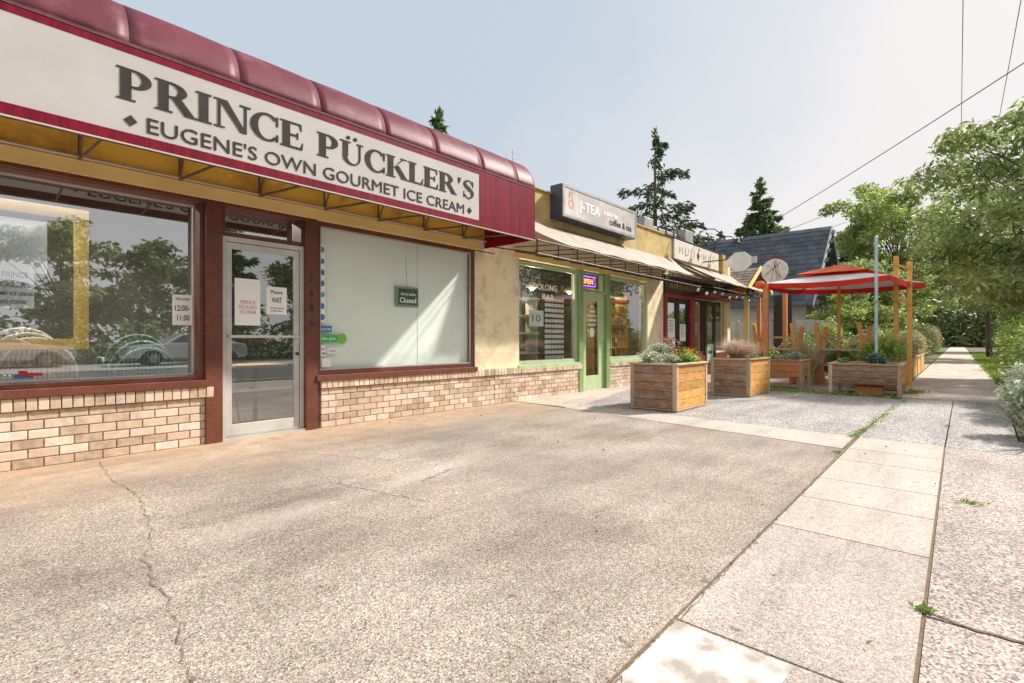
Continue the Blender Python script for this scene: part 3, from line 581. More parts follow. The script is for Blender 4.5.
fit_text('OOLONG', 7.55, 8.34, 2.13, .17, M['paper'], 'window_lettering', B, 6.188, .001, .002); fit_text('BAR', 7.85, 8.24, 1.95, .15, M['paper'], 'window_lettering', B, 6.188, .001, .002)
# tea shop awning
def slope_awning(label, wall_pts, front_pts, fx, zb, ztop, yw=6.08, yf=5.1, loc=(9, 6, 2.6), edge=False):
    a = thing('awning', label, 'awning', loc)
    m = MB(); (wx0, wx1, wz), (f0, f1, fz) = wall_pts, front_pts
    n = 24; vs = []
    for i in range(n+1):
        t = i/n
        for j in range(7):
            s_ = j/6; X = (wx0+(wx1-wx0)*t)*(1-s_)+(f0+(f1-f0)*t)*s_
            sag = -.035*math.sin(math.pi*s_)*(1+.4*math.sin(t*9))+.012*math.sin(t*37+s_*3)*s_
            vs.append((X, yw+(yf-yw)*s_, wz+(fz-wz)*s_+sag))
    m.add(vs, [[i*7+j, i*7+j+1, (i+1)*7+j+1, (i+1)*7+j] for i in range(n) for j in range(6)])
    m.build('canopy', M['canvas'], a, smooth=True, thick=.008)
    f = MB().tube([(fx[0], yf, zb), (fx[-1], yf, zb)], .012, 6).tube([(fx[0], yf, ztop), (fx[-1], yf, ztop)], .012, 6)
    for x in fx: f.tube([(x, yf, zb), (x, yf, ztop)], .012, 6)
    f.build('front_frame', M['blackm'], a)
    for x in fx[::1]:
        MB().tube([(x, yf, zb), (x, 6.08, zb+.22)], .011, 6).tube([(x, yf, ztop), (x, 6.08, zb+.30)], .009, 6).build('strut', M['blackm'], a)
    if edge: MB().bar((wx0, yw, wz+.02), (f0, yf, fz+.02), .04, .05).build('edge_bar', M['darkwood'], a)
    return a
slope_awning('faded beige sloping awning on an open black frame over the tea shop', (6.25, 13.7, 3.42), (7.1, 12.9, 2.80), [6.33+.577*k for k in range(13)], 2.54, 2.76)
# tea sign
SG = thing('shop_sign', 'dark framed white lightbox sign with tea shop lettering above beige awning', 'sign', (9.5, 6, 3.54))
MB().box(7.98, 11.0, 5.81, 6.098, 3.56, 4.22).build('cabinet', pm('dark_blue_cabinet', (.03, .045, .07), (.05, .07, .1), 4, .4), SG, bevel=.01)
MB().box(7.99, 10.99, 5.78, 5.808, 3.57, 3.62).box(7.99, 10.99, 5.78, 5.808, 4.16, 4.21).box(7.99, 8.05, 5.781, 5.807, 3.62, 4.16).box(10.93, 10.99, 5.781, 5.807, 3.62, 4.16).build('frame', M['duct'], SG)
MB().box(8.05, 10.93, 5.79, 5.806, 3.62, 4.16).build('face', pm('faded_sign_face', (.66, .62, .6), (.46, .43, .42), 1.8, .35, bs=0, dirt=((.4, .38, .37), 4)), SG)
fit_text('J-TEA', 8.55, 9.35, 3.80, .27, M['paper'], 'lettering', SG, 5.786, .002, .006)
fit_text('bubble tea', 9.5, 10.1, 3.88, .15, M['paper'], 'lettering', SG, 5.786, .002, .003); fit_text('coffee & tea', 9.75, 10.75, 3.70, .2, M['ink'], 'lettering', SG, 5.786, .002, .002)
cup = MB()
for k in range(14):
    t0, t1 = 2*math.pi*k/14, 2*math.pi*(k+1)/14; cup.prism([(8.28+.1*math.cos(t0), 3.86+.1*math.sin(t0)), (8.28+.1*math.cos(t1), 3.86+.1*math.sin(t1)), (8.28+.065*math.cos(t1), 3.86+.065*math.sin(t1)), (8.28+.065*math.cos(t0), 3.86+.065*math.sin(t0))], 'y', 5.786, 5.791)
cup.bar((8.2, 5.7885, 3.98), (8.24, 5.7885, 4.1), .02, .005).bar((8.3, 5.7885, 3.98), (8.33, 5.7885, 4.1), .02, .005).build('emblem', M['pinkish'], SG)
# ---- cafe
C_ = thing('shop_building', 'small yellow cafe front with red door frame, last shop of the row', 'shop', (16, 6.1, 0))
MB().box(13.145, 18.4, 6.1, 6.35, 2.96, 3.42).box(18.3, 18.4, 6.1, 6.35, 0, 2.96).build('wall', M['cream'], C_)
MB().box(13.145, 18.4, 6.1, 6.35, 3.424, 4.06).build('parapet', M['parapet'], C_)
MB().box(13.145, 18.4, 6.06, 6.38, 4.062, 4.09).build('parapet_cap', M['blackm'], C_)
MB().box(18.4, 18.6, 6.1, 14, 0, 4.0).build('side_wall', M['cream'], C_)
MB().box(17.5, 17.75, 5.98, 6.098, 3.44, 4.04).build('pilaster', M['parapet'], C_, bevel=.006)
tb = MB().box(13.2, 17.2, 6.06, 6.2, 2.46, 2.94).build('name_board', M['darkwood'], C_)
m = MB(); x = 13.5
while x < 16.9:
    hh = random.uniform(.12, .24); m.bar((x, 6.055, 2.6), (x+random.uniform(-.05, .05), 6.055, 2.6+hh), .035, .008); x += random.uniform(.08, .16)
m.build('lettering', pm('gold_paint', (.5, .36, .16), None, 5, .5), tb)
MB().box(13.15, 13.32, 6.05, 6.3, 0, 2.45).box(14.95, 15.25, 6.05, 6.3, 0, 2.45).box(13.32, 14.95, 6.051, 6.3, 2.33, 2.45).build('door_surround', M['darkred'], C_, bevel=.006)
for a in (13.34, 14.15):
    d = MB().box(a, a+.12, 6.12, 6.18, .02, 2.32).box(a+.66, a+.78, 6.12, 6.18, .02, 2.32).box(a+.12, a+.66, 6.122, 6.178, 2.2, 2.32).box(a+.12, a+.66, 6.122, 6.178, .02, .3).build('door', M['blackm'], C_)
    MB().box(a+.12, a+.66, 6.145, 6.151, .3, 2.2).build('pane', M['glassd'], d)
window('window', 15.3, 16.2, .7, 2.4, M['darkwood'], C_, gm=M['glassd']); window('window', 17.25, 18.28, .7, 2.5, M['cream'], C_, gm=M['glassd'])
MB().box(15.3, 16.2, 6.1, 6.3, 0, .64).box(17.25, 18.3, 6.1, 6.3, 0, .64).build('knee_wall', M['darkred'], C_)
d = MB().box(16.25, 16.4, 6.1, 6.18, .02, 2.4).box(17.05, 17.2, 6.1, 6.18, .02, 2.4).box(16.4, 17.05, 6.102, 6.178, 2.25, 2.4).box(16.4, 17.05, 6.102, 6.178, .02, .3).build('door', M['darkwood'], C_)
MB().box(16.4, 17.05, 6.14, 6.146, .3, 2.25).build('pane', M['glassd'], d)
MB().box(15.2, 18.4, 5.6, 6.09, 2.47, 2.55).build('fascia', M['darkred'], C_)
MB().box(13.25, 18.35, 6.2, 10, -.02, .012).build('floor', M['infloor'], C_); MB().box(13.145, 18.4, 6.352, 14, 3.4, 3.9).build('roof', M['dark'], C_)
MB().box(17.3, 18.2, 6.3, 6.32, .7, 2.45).build('curtain', pm('pale_green_curtain', (.45, .5, .2), (.35, .4, .14), 6, .9, stretch=(6, 6, .5)), C_)
slope_awning('beige sloping awning with dark edge bar over the cafe door', (13.78, 18.6, 3.40), (14.1, 18.9, 2.80), [13.95+.577*k for k in range(9)], 2.58, 2.78, yf=5.02, loc=(16, 6, 2.6), edge=True)
SG3 = thing('shop_sign', 'pale cream fascia sign with faint grey lettering above the cafe awning', 'sign', (15.5, 6.1, 3.48))
MB().box(13.75, 17.3, 6.05, 6.098, 3.47, 4.03).build('board', pm('cream_board', (.68, .64, .57), (.58, .54, .47), 3, .6, dirt=((.5, .44, .36), 5)), SG3, bevel=.006)
m = MB(); x = 14.1
while x < 16.9:
    if not 15.3 < x < 15.75:
        hh = .2; m.bar((x, 6.046, 3.66), (x+random.uniform(-.04, .04), 6.046, 3.66+hh), .03, .006)
        if random.random() < .6: m.bar((x, 6.0465, 3.66+random.choice([0, .1, .2])), (x+.12, 6.0465, 3.67+random.choice([0, .1, .2])), .025, .005)
    x += random.uniform(.17, .24)
m.build('lettering', pm('faint_ink', (.36, .33, .3), None, 5, .6), SG3)
MB().prism([(15.5, 3.58), (15.62, 3.75), (15.5, 3.88), (15.4, 3.75)], 'y', 6.044, 6.049).build('emblem', M['ink'], SG3)
MB().bar((15.52, 6.0465, 3.88), (15.58, 6.0465, 3.98), .05, .006).build('emblem', M['redink'], SG3)
for i, (x, nm) in enumerate(((14.3, 'nearest'), (15.8, 'middle'), (17.3, 'farthest'))):
    g = thing('gooseneck_lamp', f'black gooseneck lamp over the cafe sign, {nm} of the three', 'lamp', (x, 6.1, 4.09), 'gooseneck lamps above the cafe sign')
    pts = [(x, 6.2, 4.09), (x, 6.2, 4.35), (x, 6.1, 4.55), (x, 5.9, 4.62), (x, 5.65, 4.58), (x, 5.5, 4.45)]
    MB().tube(pts, .016, 6).build('arm', M['blackm'], g, smooth=True)
    sh = MB().lathe((0, 0, 0), [(.03, .14), (.05, .1), (.09, .04), (.17, -.04), (.16, -.045), (.02, .06)], 16)
    sh.v = [(x+p[0], 5.46+p[1]*.9+p[2]*-.25, 4.36+p[2]*.95+p[1]*.35) for p in sh.v]; sh.build('shade', M['blackm'], g, smooth=True)
D_ = thing('roof_duct', 'grey sheet metal duct run lying on the cafe roof', 'duct', (16, 8, 3.9))
MB().box(14.2, 18.0, 7.2, 7.9, 4.15, 4.75).box(14.0, 14.6, 7.1, 8.0, 3.9, 4.9).box(16.8, 17.5, 7.0, 8.0, 3.9, 4.95).build('casing', M['duct'], D_, bevel=.02)
for x in (15.1, 15.7, 16.3, 17.7): MB().box(x, x+.05, 7.17, 7.93, 4.12, 4.78).build('flange', M['steel'], D_)
V_ = thing('roof_vent', 'white rooftop fan unit behind the tea shop parapet', 'vent', (8.6, 8.0, 3.9))
MB().box(8.0, 9.4, 7.6, 8.8, 3.9, 4.75).build('housing', M['siding'], V_, bevel=.02); MB().lathe((8.7, 8.2, 4.752), [(.45, 0), (.45, .08), (.3, .14), (.05, .15)], 20).build('cowl', M['siding'], V_)
an = MB().tube([(8.1, 7.2, 3.9), (8.1, 7.2, 5.25)], .012, 5)
for k in range(4): an.bar((7.85+.02*k, 7.2, 5.2-.1*k), (8.35-.02*k, 7.2, 5.2-.1*k), .012)
tag(an.build('antenna', M['duct']), 'thin metal roof antenna beside the white fan unit', 'antenna')

# ------------------------------------------------------------------ paper and stickers on the windows
def paper(name, label, cat, x0, x1, z0, z1, y, lines, group=None, mat='paper', mb=None):
    o = thing(name, label, cat, ((x0+x1)/2, y, z0), group); MB().box(x0, x1, y, y+.002, z0, z1).build('sheet', M[mat], o)
    for t_, fx0, fx1, fz, sz, mt in lines: fit_text(t_, x0+fx0*(x1-x0), x0+fx1*(x1-x0), z0+fz*(z1-z0), sz, M[mt], 'lettering', o, y-.0012, .0006, sz*.012)
    return o
paper('paper_notice', 'white opening hours sheet taped in the left window', 'notice', 1.585, 1.775, 1.294, 1.623, 6.318, [('OPEN HOURS', .15, .85, .82, .035, 'black'), ('12:00-', .12, .85, .47, .085, 'black'), ('11:00', .22, .85, .15, .085, 'black')])
paper('paper_poster', 'white poster with red and blue print on the glass door', 'poster', 2.15, 2.43, 1.30, 1.84, 6.153, [('PRINCE', .22, .8, .46, .06, 'pinkish'), ("PÜCKLER'S", .15, .85, .35, .06, 'pinkish'), ('ICE CREAM', .2, .8, .25, .055, 'pinkish')])
paper('paper_notice', 'small white notice asking to wait, on the glass door', 'notice', 2.50, 2.74, 1.44, 1.77, 6.153, [('Please', .2, .8, .75, .06, 'black'), ('WAIT', .25, .75, .42, .095, 'black'), ('to be served', .15, .85, .2, .03, 'black'), ('at the door', .2, .8, .1, .03, 'black')])
s_ = MB().box(3.175, 3.245, 6.166, 6.168, 1.36, 2.38); st = thing('sticker_strip', 'long white strip of teal and blue prints down the window edge', 'sticker', (3.2, 6.16, 1.36)); s_.build('strip', M['paper'], st)
for k in range(7): MB().prism([(3.21+.035*math.cos(a_)*random.uniform(.7, 1), 2.3-.145*k+.05*math.sin(a_)*random.uniform(.6, 1)) for a_ in [i*.7 for i in range(9)]], 'y', 6.1645, 6.1655).build('print', M['tealink' if k % 4 == 0 else 'blueink'], st)
paper('sticker', 'dark blue rectangular sticker above the green banner sticker', 'sticker', 3.175, 3.34, 1.235, 1.315, 6.165, [('WELCOME', .1, .9, .3, .035, 'paper')], mat='blueink')
g = paper('sticker', 'long green banner sticker ending in a lime disc', 'sticker', 3.175, 3.42, 1.10, 1.20, 6.165, [('think  green', .08, .9, .35, .045, 'paper')], mat='greenink')
MB().prism([(3.485+.068*math.cos(k*.35), 1.15+.072*math.sin(k*.35)) for k in range(18)], 'y', 6.162, 6.164).build('disc', pm('lime_ink', (.2, .55, .08), None, 5, .5, bs=0), g)
paper('sticker', 'small white sticker with red letters in the blind window', 'sticker', 3.19, 3.255, .92, 1.06, 6.165, [('NO', .1, .9, .55, .05, 'redink'), ('SM', .1, .9, .12, .05, 'redink')])
paper('sticker', 'small white sticker with blue word beside the red lettered one', 'sticker', 3.28, 3.41, .95, 1.02, 6.165, [('VISA', .1, .9, .3, .04, 'blueink')])
paper('sticker', 'blank white square sticker low in the blind window corner', 'sticker', 3.20, 3.33, .775, .89, 6.165, [])
hs = thing('hanging_sign', 'dark green closed sign hanging on the white blind', 'sign', (4.57, 6.2, 1.64))
MB().box(4.36, 4.78, 6.19, 6.215, 1.63, 1.93).build('frame', pm('sage_frame', (.25, .32, .22), None, 5, .6), hs, bevel=.004); MB().box(4.41, 4.76, 6.186, 6.189, 1.66, 1.90).build('board', M['darkgreen'], hs)
fit_text("Sorry we're", 4.45, 4.72, 1.80, .06, M['paper'], 'lettering', hs, 6.184, .001, .001); fit_text('Closed', 4.43, 4.73, 1.69, .11, M['paper'], 'lettering', hs, 6.184, .001, .002)
MB().tube([(4.57, 6.2, 1.93), (4.57, 6.24, 2.6)], .003, 4).build('cord', M['cable'], hs)
paper('paper_notice', 'pale green notice in the tea shop left window', 'notice', 7.5, 7.95, 1.40, 1.72, 6.24, [('10', .2, .8, .3, .2, 'greenink')], mat='paper')
neon = thing('neon_sign', 'purple and red neon open sign in the transom over the green door', 'neon sign', (9.55, 6.22, 2.3))
MB().box(9.2, 9.9, 6.25, 6.27, 2.31, 2.60).build('backboard', M['black'], neon)
rr = [(9.24, 2.35), (9.86, 2.35), (9.86, 2.56), (9.24, 2.56)]; MB().tube([(x, 6.235, z) for x, z in rr], .012, 8, closed=True).build('border_tube', emis('purple_neon', (.25, .12, .95), 2.5), neon)
fit_text('OPEN', 9.32, 9.78, 2.40, .16, emis('red_neon', (1, .22, .08), 2.5), 'letter_tube', neon, 6.24, .006, .002)
for (x0, x1, z0, z1, y_, lb) in ((13.48, 13.98, 1.2, 1.75, 6.135, 'white menu sheet on the left half of the cafe doors'), (13.5, 14.05, .85, 1.18, 6.135, 'lower white sheet under the menu on the cafe door'), (14.33, 14.75, 1.1, 1.6, 6.135, 'white sheet on the right half of the cafe doors')):
    o = thing('paper_notice', lb, 'notice', (x0, y_, z0)); MB().box(x0, x1, y_, y_+.003, z0, z1).build('sheet', M['paper'], o)
    q = MB()
    for k in range(5): q.box(x0+.08, x1-.08-random.uniform(0, .1), y_-.002, y_-.0012, z1-.08-.07*k, z1-.065-.07*k)
    q.build('print', M['ink'], o)
o = thing('paper_notice', 'pale green notice low on the dark cafe door', 'notice', (16.7, 6.13, .45)); MB().box(16.45, 17.0, 6.125, 6.13, .45, 1.0).build('sheet', pm('mint_paper', (.4, .62, .45), None, 5, .7), o); MB().box(16.55, 16.9, 6.122, 6.124, .68, .78).build('print', M['darkgreen'], o)

# ------------------------------------------------------------------ inside the ice cream shop: framed poster, stacked chairs
po = thing('framed_poster', 'large white advertising poster in a pine frame behind the left window', 'poster', (.2, 6.3, 1.05))
MB().box(-.8, .9, 6.38, 6.42, 1.04, 1.14).box(-.8, .9, 6.38, 6.42, 2.30, 2.40).box(.79, .9, 6.381, 6.419, 1.14, 2.30).box(-.8, -.69, 6.381, 6.419, 1.14, 2.30).build('frame', M['ply'], po, bevel=.004)
MB().box(-.69, .60, 6.405, 6.415, 1.75, 2.24).build('print', pm('pale_poster', (.88, .9, .94), (.8, .83, .88), 2, .5, bs=0), po)
MB().box(-.3, .51, 6.39, 6.40, 1.42, 1.80).build('panel', M['paper'], po)
for t_, a, b, z, sz in (('PRINCE', .30, .47, 1.70, .07), ("PÜCKLER'S", .22, .49, 1.61, .07), ('GOURMET ICE CREAM', .2, .50, 1.535, .045), ('AND COFFEE', .27, .46, 1.46, .045)): fit_text(t_, a, b, z, sz, M['blueink'], 'lettering', po, 6.388, .001, .001)
fl = paper('sticker', 'small red white and blue flag sticker low in the left window', 'sticker', .37, .50, .78, .82, 6.318, [], mat='blueink'); MB().box(.43, .56, 6.314, 6.316, .80, .83).box(.4, .46, 6.311, 6.3125, .815, .85).build('stripe', M['redink'], fl)
def chair(mat, label, loc, grp):
    c = thing('stacking_chair', label, 'chair', (0, 0, 0), grp)
    arch = [(-.27, 0, .42)]+[(-.27*math.cos(math.pi*k/12), 0-.02*math.sin(math.pi*k/12), .62+.28*math.sin(math.pi*k/12)) for k in range(13)]+[(.27, 0, .42)]
    MB().tube(arch, .016, 8).build('back_frame', mat, c, smooth=True)
    b = MB()
    for k in range(15):
        x = -.24+.48*k/14; zt_ = .62+.27*math.sqrt(max(0, 1-(x/.27)**2)); b.tube([(x, 0, .46), (x, -.015, zt_-.01)], .007, 5)
    for z in (.55, .68, .80): b.tube([(-.24, .004, z), (.24, .004, z)], .006, 5)
    b.build('backrest', mat, c)
    MB().prism([(-.25, .02), (.25, .02), (.24, .44), (-.24, .44)], 'z', .42, .45).build('seat', mat, c, bevel=.01)
    for sx in (-1, 1):
        MB().tube([(sx*.26, 0, .5), (sx*.28, .1, .66), (sx*.28, .36, .66), (sx*.26, .42, .44)], .014, 6).build('armrest', mat, c, smooth=True)
        for yy in (.03, .41): MB().tube([(sx*.23, yy, .43), (sx*.26, yy+(.04 if yy > .2 else -.04), 0)], .014, 6).build('leg', mat, c)
    c.location = loc; return c
ca = chair(M['rattan'], 'cream woven chair, lowest of the stack in the left window', (.55, 6.50, .20), 'cream stacked chairs in the window')
for k, nm in enumerate(('second from the bottom', 'third from the bottom', 'topmost')):
    dup(ca, (.55-.035*(k+1), 6.50+.05*(k+1), .20+.045*(k+1)), None, f'cream woven chair, {nm} of the stack in the left window')
dup(ca, (-.12, 6.56, .2), -.3, 'cream woven chair at the left edge of the window, side of the stack'); dup(ca, (-.16, 6.62, .26), -.3, 'cream woven chair upper at the left edge of the window')
cg = chair(M['rattang'], 'dark green woven chair, lowest and nearest of the green stack', (1.40, 6.50, .14), 'dark green stacked chairs in the window')
for k, nm in enumerate(('middle', 'topmost')): dup(cg, (1.40-.03*(k+1), 6.50+.06*(k+1), .14+.07*(k+1)), None, f'dark green woven chair, {nm} of the green stack')
dup(cg, (2.3, 7.2, 0), 2.6, 'dark green woven chair standing behind the glass door')
tbz = thing('cafe_table', 'small table with pale wood top behind the glass door', 'table', (2.6, 6.9, 0)); MB().box(2.35, 3.0, 6.7, 7.3, .78, .81).build('tabletop', M['ply'], tbz, bevel=.005); MB().tube([(2.7, 7.0, 0), (2.7, 7.0, .78)], .03).build('pedestal', M['blackm'], tbz); MB().lathe((2.7, 7.0, .012), [(.25, 0), (.24, .02), (.03, .05)], 16).build('base', M['blackm'], tbz)
# tea shop shelves and goods
TINS = ['white', 'rattan', 'darkgreen', 'redink', 'siding', 'ply', 'terra']
sh = thing('shelf_unit', 'pine shelves packed with tea goods in the right tea shop window', 'shelf', (11.2, 6.7, 0))
MB().box(10.4, 10.44, 6.6, 6.95, .0, 2.3).box(11.2, 11.24, 6.6, 6.95, 0, 2.3).box(12.0, 12.04, 6.6, 6.95, 0, 2.3).build('upright', M['ply'], sh)
SZ = [.62, .92, 1.22, 1.52, 1.82, 2.12]
for z in SZ: MB().box(10.38, 12.06, 6.58, 6.95, z, z+.03).build('shelf_board', M['ply'], sh)
for r_, z in enumerate(SZ[:-1]):
    x = 10.48
    while x < 11.95:
        ww = random.uniform(.07, .15); hh = random.uniform(.1, .22); ht = ['bottom', 'second', 'middle', 'fourth', 'top'][r_]
        if not 11.1 < x+ww/2 < 11.34 and random.random() < .85:
            mt = random.choice(TINS); cn = {'white': 'white', 'rattan': 'cream', 'darkgreen': 'dark green', 'redink': 'red', 'siding': 'grey', 'ply': 'tan', 'terra': 'terracotta'}[mt]
            o = MB().box(x, x+ww, 6.66, 6.66+ww, z+.03, z+.03+hh*.85).box(x+.008, x+ww-.008, 6.668, 6.652+ww, z+.03+hh*.85, z+.03+hh).build('tea_tin', M[mt], bevel=.006)
            tag(o, f'{cn} tea packet on the {ht} pine shelf in the right tea shop window', 'tea packet', 'tea packets on the pine shelves')
        x += ww+random.uniform(.01, .06)
s2 = thing('shelf_unit', 'white metal shelves behind the left tea shop window', 'shelf', (7.9, 6.6, 0))
for x in (7.2, 8.05): MB().box(x, x+.03, 6.5, 6.8, 0, 2.0).build('upright', M['alu'], s2)
for z in (.85, 1.25, 1.6, 1.95): MB().box(7.15, 8.12, 6.48, 6.85, z, z+.04).build('shelf_board', M['alu'], s2)
rk = thing('card_rack', 'tall white grid rack of tea cards in the left tea shop window', 'rack', (8.55, 6.4, 0))
MB().box(8.2, 8.9, 6.42, 6.45, .7, 2.05).build('backboard', M['inwall'], rk)
q = MB()
for i in range(6):
    for j in range(12): q.box(8.22+.113*i, 8.31+.113*i, 6.405, 6.418, .73+.11*j, .80+.11*j)
q.build('cards', M['paper'], rk)

# ------------------------------------------------------------------ planters
def planks(mb, a, b, z0, z1, n, th, axis):
    h_ = (z1-z0)/n
    for k in range(n):
        if axis == 'x': mb.box(a[0], b[0], a[1], a[1]+th, z0+k*h_+.003, z0+(k+1)*h_-.003)
        else: mb.box(a[0], a[0]+th, a[1], b[1], z0+k*h_+.003, z0+(k+1)*h_-.003)
def planter(label, x0, x1, y0, y1, z0, z1, n=5, legs=False, group='wooden planters', posts=True, m1='woodo', m2='woodw'):
    p = thing('wooden_planter', label, 'planter', ((x0+x1)/2, (y0+y1)/2, 0), group)
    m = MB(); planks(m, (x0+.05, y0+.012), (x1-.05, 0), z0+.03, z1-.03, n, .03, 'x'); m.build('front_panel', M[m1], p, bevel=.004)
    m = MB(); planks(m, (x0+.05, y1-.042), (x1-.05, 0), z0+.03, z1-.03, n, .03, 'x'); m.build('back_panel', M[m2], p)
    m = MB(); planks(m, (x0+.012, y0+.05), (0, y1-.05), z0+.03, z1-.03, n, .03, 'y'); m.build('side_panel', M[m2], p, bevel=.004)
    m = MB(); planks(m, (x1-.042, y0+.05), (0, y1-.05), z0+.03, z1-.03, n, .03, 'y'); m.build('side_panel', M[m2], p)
    for cx_ in (x0, x1-.07):
        for cy_ in (y0, y1-.07): MB().box(cx_, cx_+.07, cy_, cy_+.07, 0 if legs else z0, z1-.03).build('corner_post', M['woodt'], p, bevel=.004)
    MB().box(x0-.02, x1+.02, y0-.02, y0+.07, z1-.029, z1).box(x0-.02, x1+.02, y1-.07, y1+.02, z1-.029, z1).box(x0-.02, x0+.07, y0+.071, y1-.071, z1-.03, z1-.001).box(x1-.07, x1+.02, y0+.071, y1-.071, z1-.03, z1-.001).build('rim', M['woodt'], p, bevel=.004)
    if not legs: MB().box(x0+.07, x1-.07, y0+.004, y0+.05, z0, z0+.028).box(x0+.004, x0+.05, y0+.07, y1-.07, z0, z0+.028).build('skirting', M['woodt'], p)
    MB().box(x0+.043, x1-.043, y0+.043, y1-.043, z0+.1, z1-.07).build('soil', M['soil'], p)
    return p
planter('square box planter of boards coloured sunlit orange and shaded weathered, nearest the shops', 7.50, 8.77, 3.26, 4.06, .01, .76)
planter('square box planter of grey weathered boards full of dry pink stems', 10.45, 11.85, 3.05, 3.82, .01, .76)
planter('raised trough planter on legs beside the grey box planter', 12.8, 13.55, 2.62, 4.2, .25, .68, 3, True, m2='woodr')
planter('long low trough planter on legs beside the pale blue pole', 12.36, 13.5, .82, 2.05, .2, .65, 3, True, m2='woodw')
xx = 13.9
for i, nm in enumerate(('nearest', 'second', 'third', 'fourth', 'farthest')):
    planter(f'boxy planter in the row along the path, {nm} of five', xx, xx+1.9, .95, 1.85, .02, .62, 4, False, 'planters along the path', m1='woodv', m2='woodr'); xx += 2.15
tag(MB().box(12.6, 12.9, 1.15, 1.62, .0, .17).build('wooden_crate', M['woodr'], bevel=.01), 'low red brown wooden block under the long trough planter', 'crate')

def ell(n, c, r, shell=.0):
    d_ = RNG.normal(size=(n, 3)); d_ /= np.linalg.norm(d_, axis=1)[:, None]
    return np.array(c)+d_*np.array(r)*(RNG.random(n)**(1/3)*(1-shell)+shell)[:, None]
def shrub(name, label, cat, c, r, mat, n=1500, size=.06, clumps=10, group=None, aspect=2, fl=None, droop=0):
    o = thing(name, label, cat, (c[0], c[1], c[2]-r[2]*.9), group)
    cc = ell(clumps, c, np.array(r)*.68, .3); cc[:, 2] = np.maximum(cc[:, 2], c[2]-r[2]*.7)
    P = np.concatenate([ell(n//clumps, q, np.array(r)*RNG.uniform(.28, .5)) for q in cc]); P[:, 2] = np.maximum(P[:, 2], c[2]-r[2]*.95)
    leaves('foliage', P, mat, size, o, aspect, droop)
    st = MB()
    for q in cc: st.tube([(c[0], c[1], c[2]-r[2]), ((c[0]+q[0])/2, (c[1]+q[1])/2, (c[2]-r[2]*.3+q[2])/2), tuple(q)], [.012, .008, .003], 5)
    st.build('stem', M['bark'], o)
    if fl:
        F = ell(fl[1], (c[0], c[1], c[2]+r[2]*.35), np.array(r)*.9, .6); F = F[F[:, 2] > c[2]]; leaves('flowers', F, fl[0], fl[2], o, 1.2)
    return o
def blades(name, label, cat, c, n, h_, spread, mat, w_=.012, group=None, up=1.):
    o = MB()
    for k in range(n):
        a = random.uniform(0, 2*math.pi); r0 = random.uniform(0, .06*spread*3); l_ = h_*random.uniform(.6, 1.1); s_ = spread*random.uniform(.2, 1)
        p = [(c[0]+r0*math.cos(a), c[1]+r0*math.sin(a), c[2])]
        for t in (.35, .7, 1): p.append((c[0]+(r0+s_*t*t)*math.cos(a), c[1]+(r0+s_*t*t)*math.sin(a), c[2]+l_*up*(t-.35*t*t*s_/max(h_, .01))))
        dx, dy = -math.sin(a)*w_/2, math.cos(a)*w_/2; vs = []
        for i, q in enumerate(p): f_ = (1, .9, .6, .1)[i]; vs += [(q[0]-dx*f_, q[1]-dy*f_, q[2]), (q[0]+dx*f_, q[1]+dy*f_, q[2])]
        o.add(vs, [[2*i, 2*i+1, 2*i+3, 2*i+2] for i in range(3)])
    o = o.build(name, mat); return tag(o, label, cat, group)
# planter plants
shrub('herb_plant', 'silvery green herb filling the nearest square planter, left half', 'plant', (7.95, 3.75, .84), (.5, .32, .17), M['lf_silver'], 1800, .05, 14)
shrub('herb_plant', 'grey green sprigs at the back of the nearest square planter', 'plant', (8.2, 3.9, .92), (.35, .2, .22), M['lf_silver'], 900, .05, 9)
shrub('flower_plant', 'orange flowering plant in the nearest square planter', 'plant', (8.5, 3.5, .84), (.28, .25, .15), M['lf_bright'], 900, .05, 9, fl=(M['fl_orange'], 110, .035))
shrub('flower_plant', 'pinkish grey flower stalks behind the orange flowers', 'plant', (8.6, 3.85, .98), (.2, .16, .2), M['lf_rust'], 420, .05, 8, fl=(M['fl_pink'], 60, .04))
blades('dry_grass', 'fluffy mass of dry pink stems in the grey square planter', 'plant', (10.95, 3.45, .68), 900, .55, .62, M['lf_dry'], .012)
shrub('dried_plant', 'dry pinkish seed heads spilling over the grey square planter', 'plant', (11.1, 3.45, .9), (.62, .42, .26), M['lf_dry'], 2200, .05, 20, aspect=4)
blades('grass_tuft', 'thin grey stalks leaning out of the grey square planter, right side', 'plant', (11.4, 3.3, .7), 60, .5, .5, M['lf_straw'], .01)
shrub('herb_plant', 'bright green leafy plant in the raised trough planter', 'plant', (13.1, 3.5, .72), (.25, .35, .1), M['lf_bright'], 700, .06, 8)
shrub('herb_plant', 'pale silvery plant at the right of the raised trough planter', 'plant', (13.0, 2.95, .75), (.25, .4, .13), M['lf_silver'], 900, .05, 9)
blades('ornamental_grass', 'round fountain of pale straw grass behind the trough planters', 'ornamental grass', (14.2, 2.75, .05), 420, 1.15, .55, M['lf_straw'], .018)
shrub('succulent_plant', 'blue green leafy plant at the foot of the pale blue pole', 'plant', (12.85, 1.35, .72), (.28, .32, .12), leafm('blue_green_leaf', (.06, .13, .1), (.25, .4, .32), .2), 600, .08, 8)
shrub('herb_plant', 'low sprawling herb at the left of the long trough planter', 'plant', (12.8, 1.8, .68), (.25, .25, .08), M['lf_hedge'], 500, .05, 7)
shrub('bush', 'bright green rounded bush in the nearest path planter', 'bush', (14.7, 1.35, .86), (.62, .5, .36), M['lf_bright'], 4200, .06, 26)
shrub('bush', 'pale silver bush just past the bright green bush', 'bush', (16.6, 1.3, .8), (.6, .4, .28), M['lf_silver'], 2200, .06, 16)
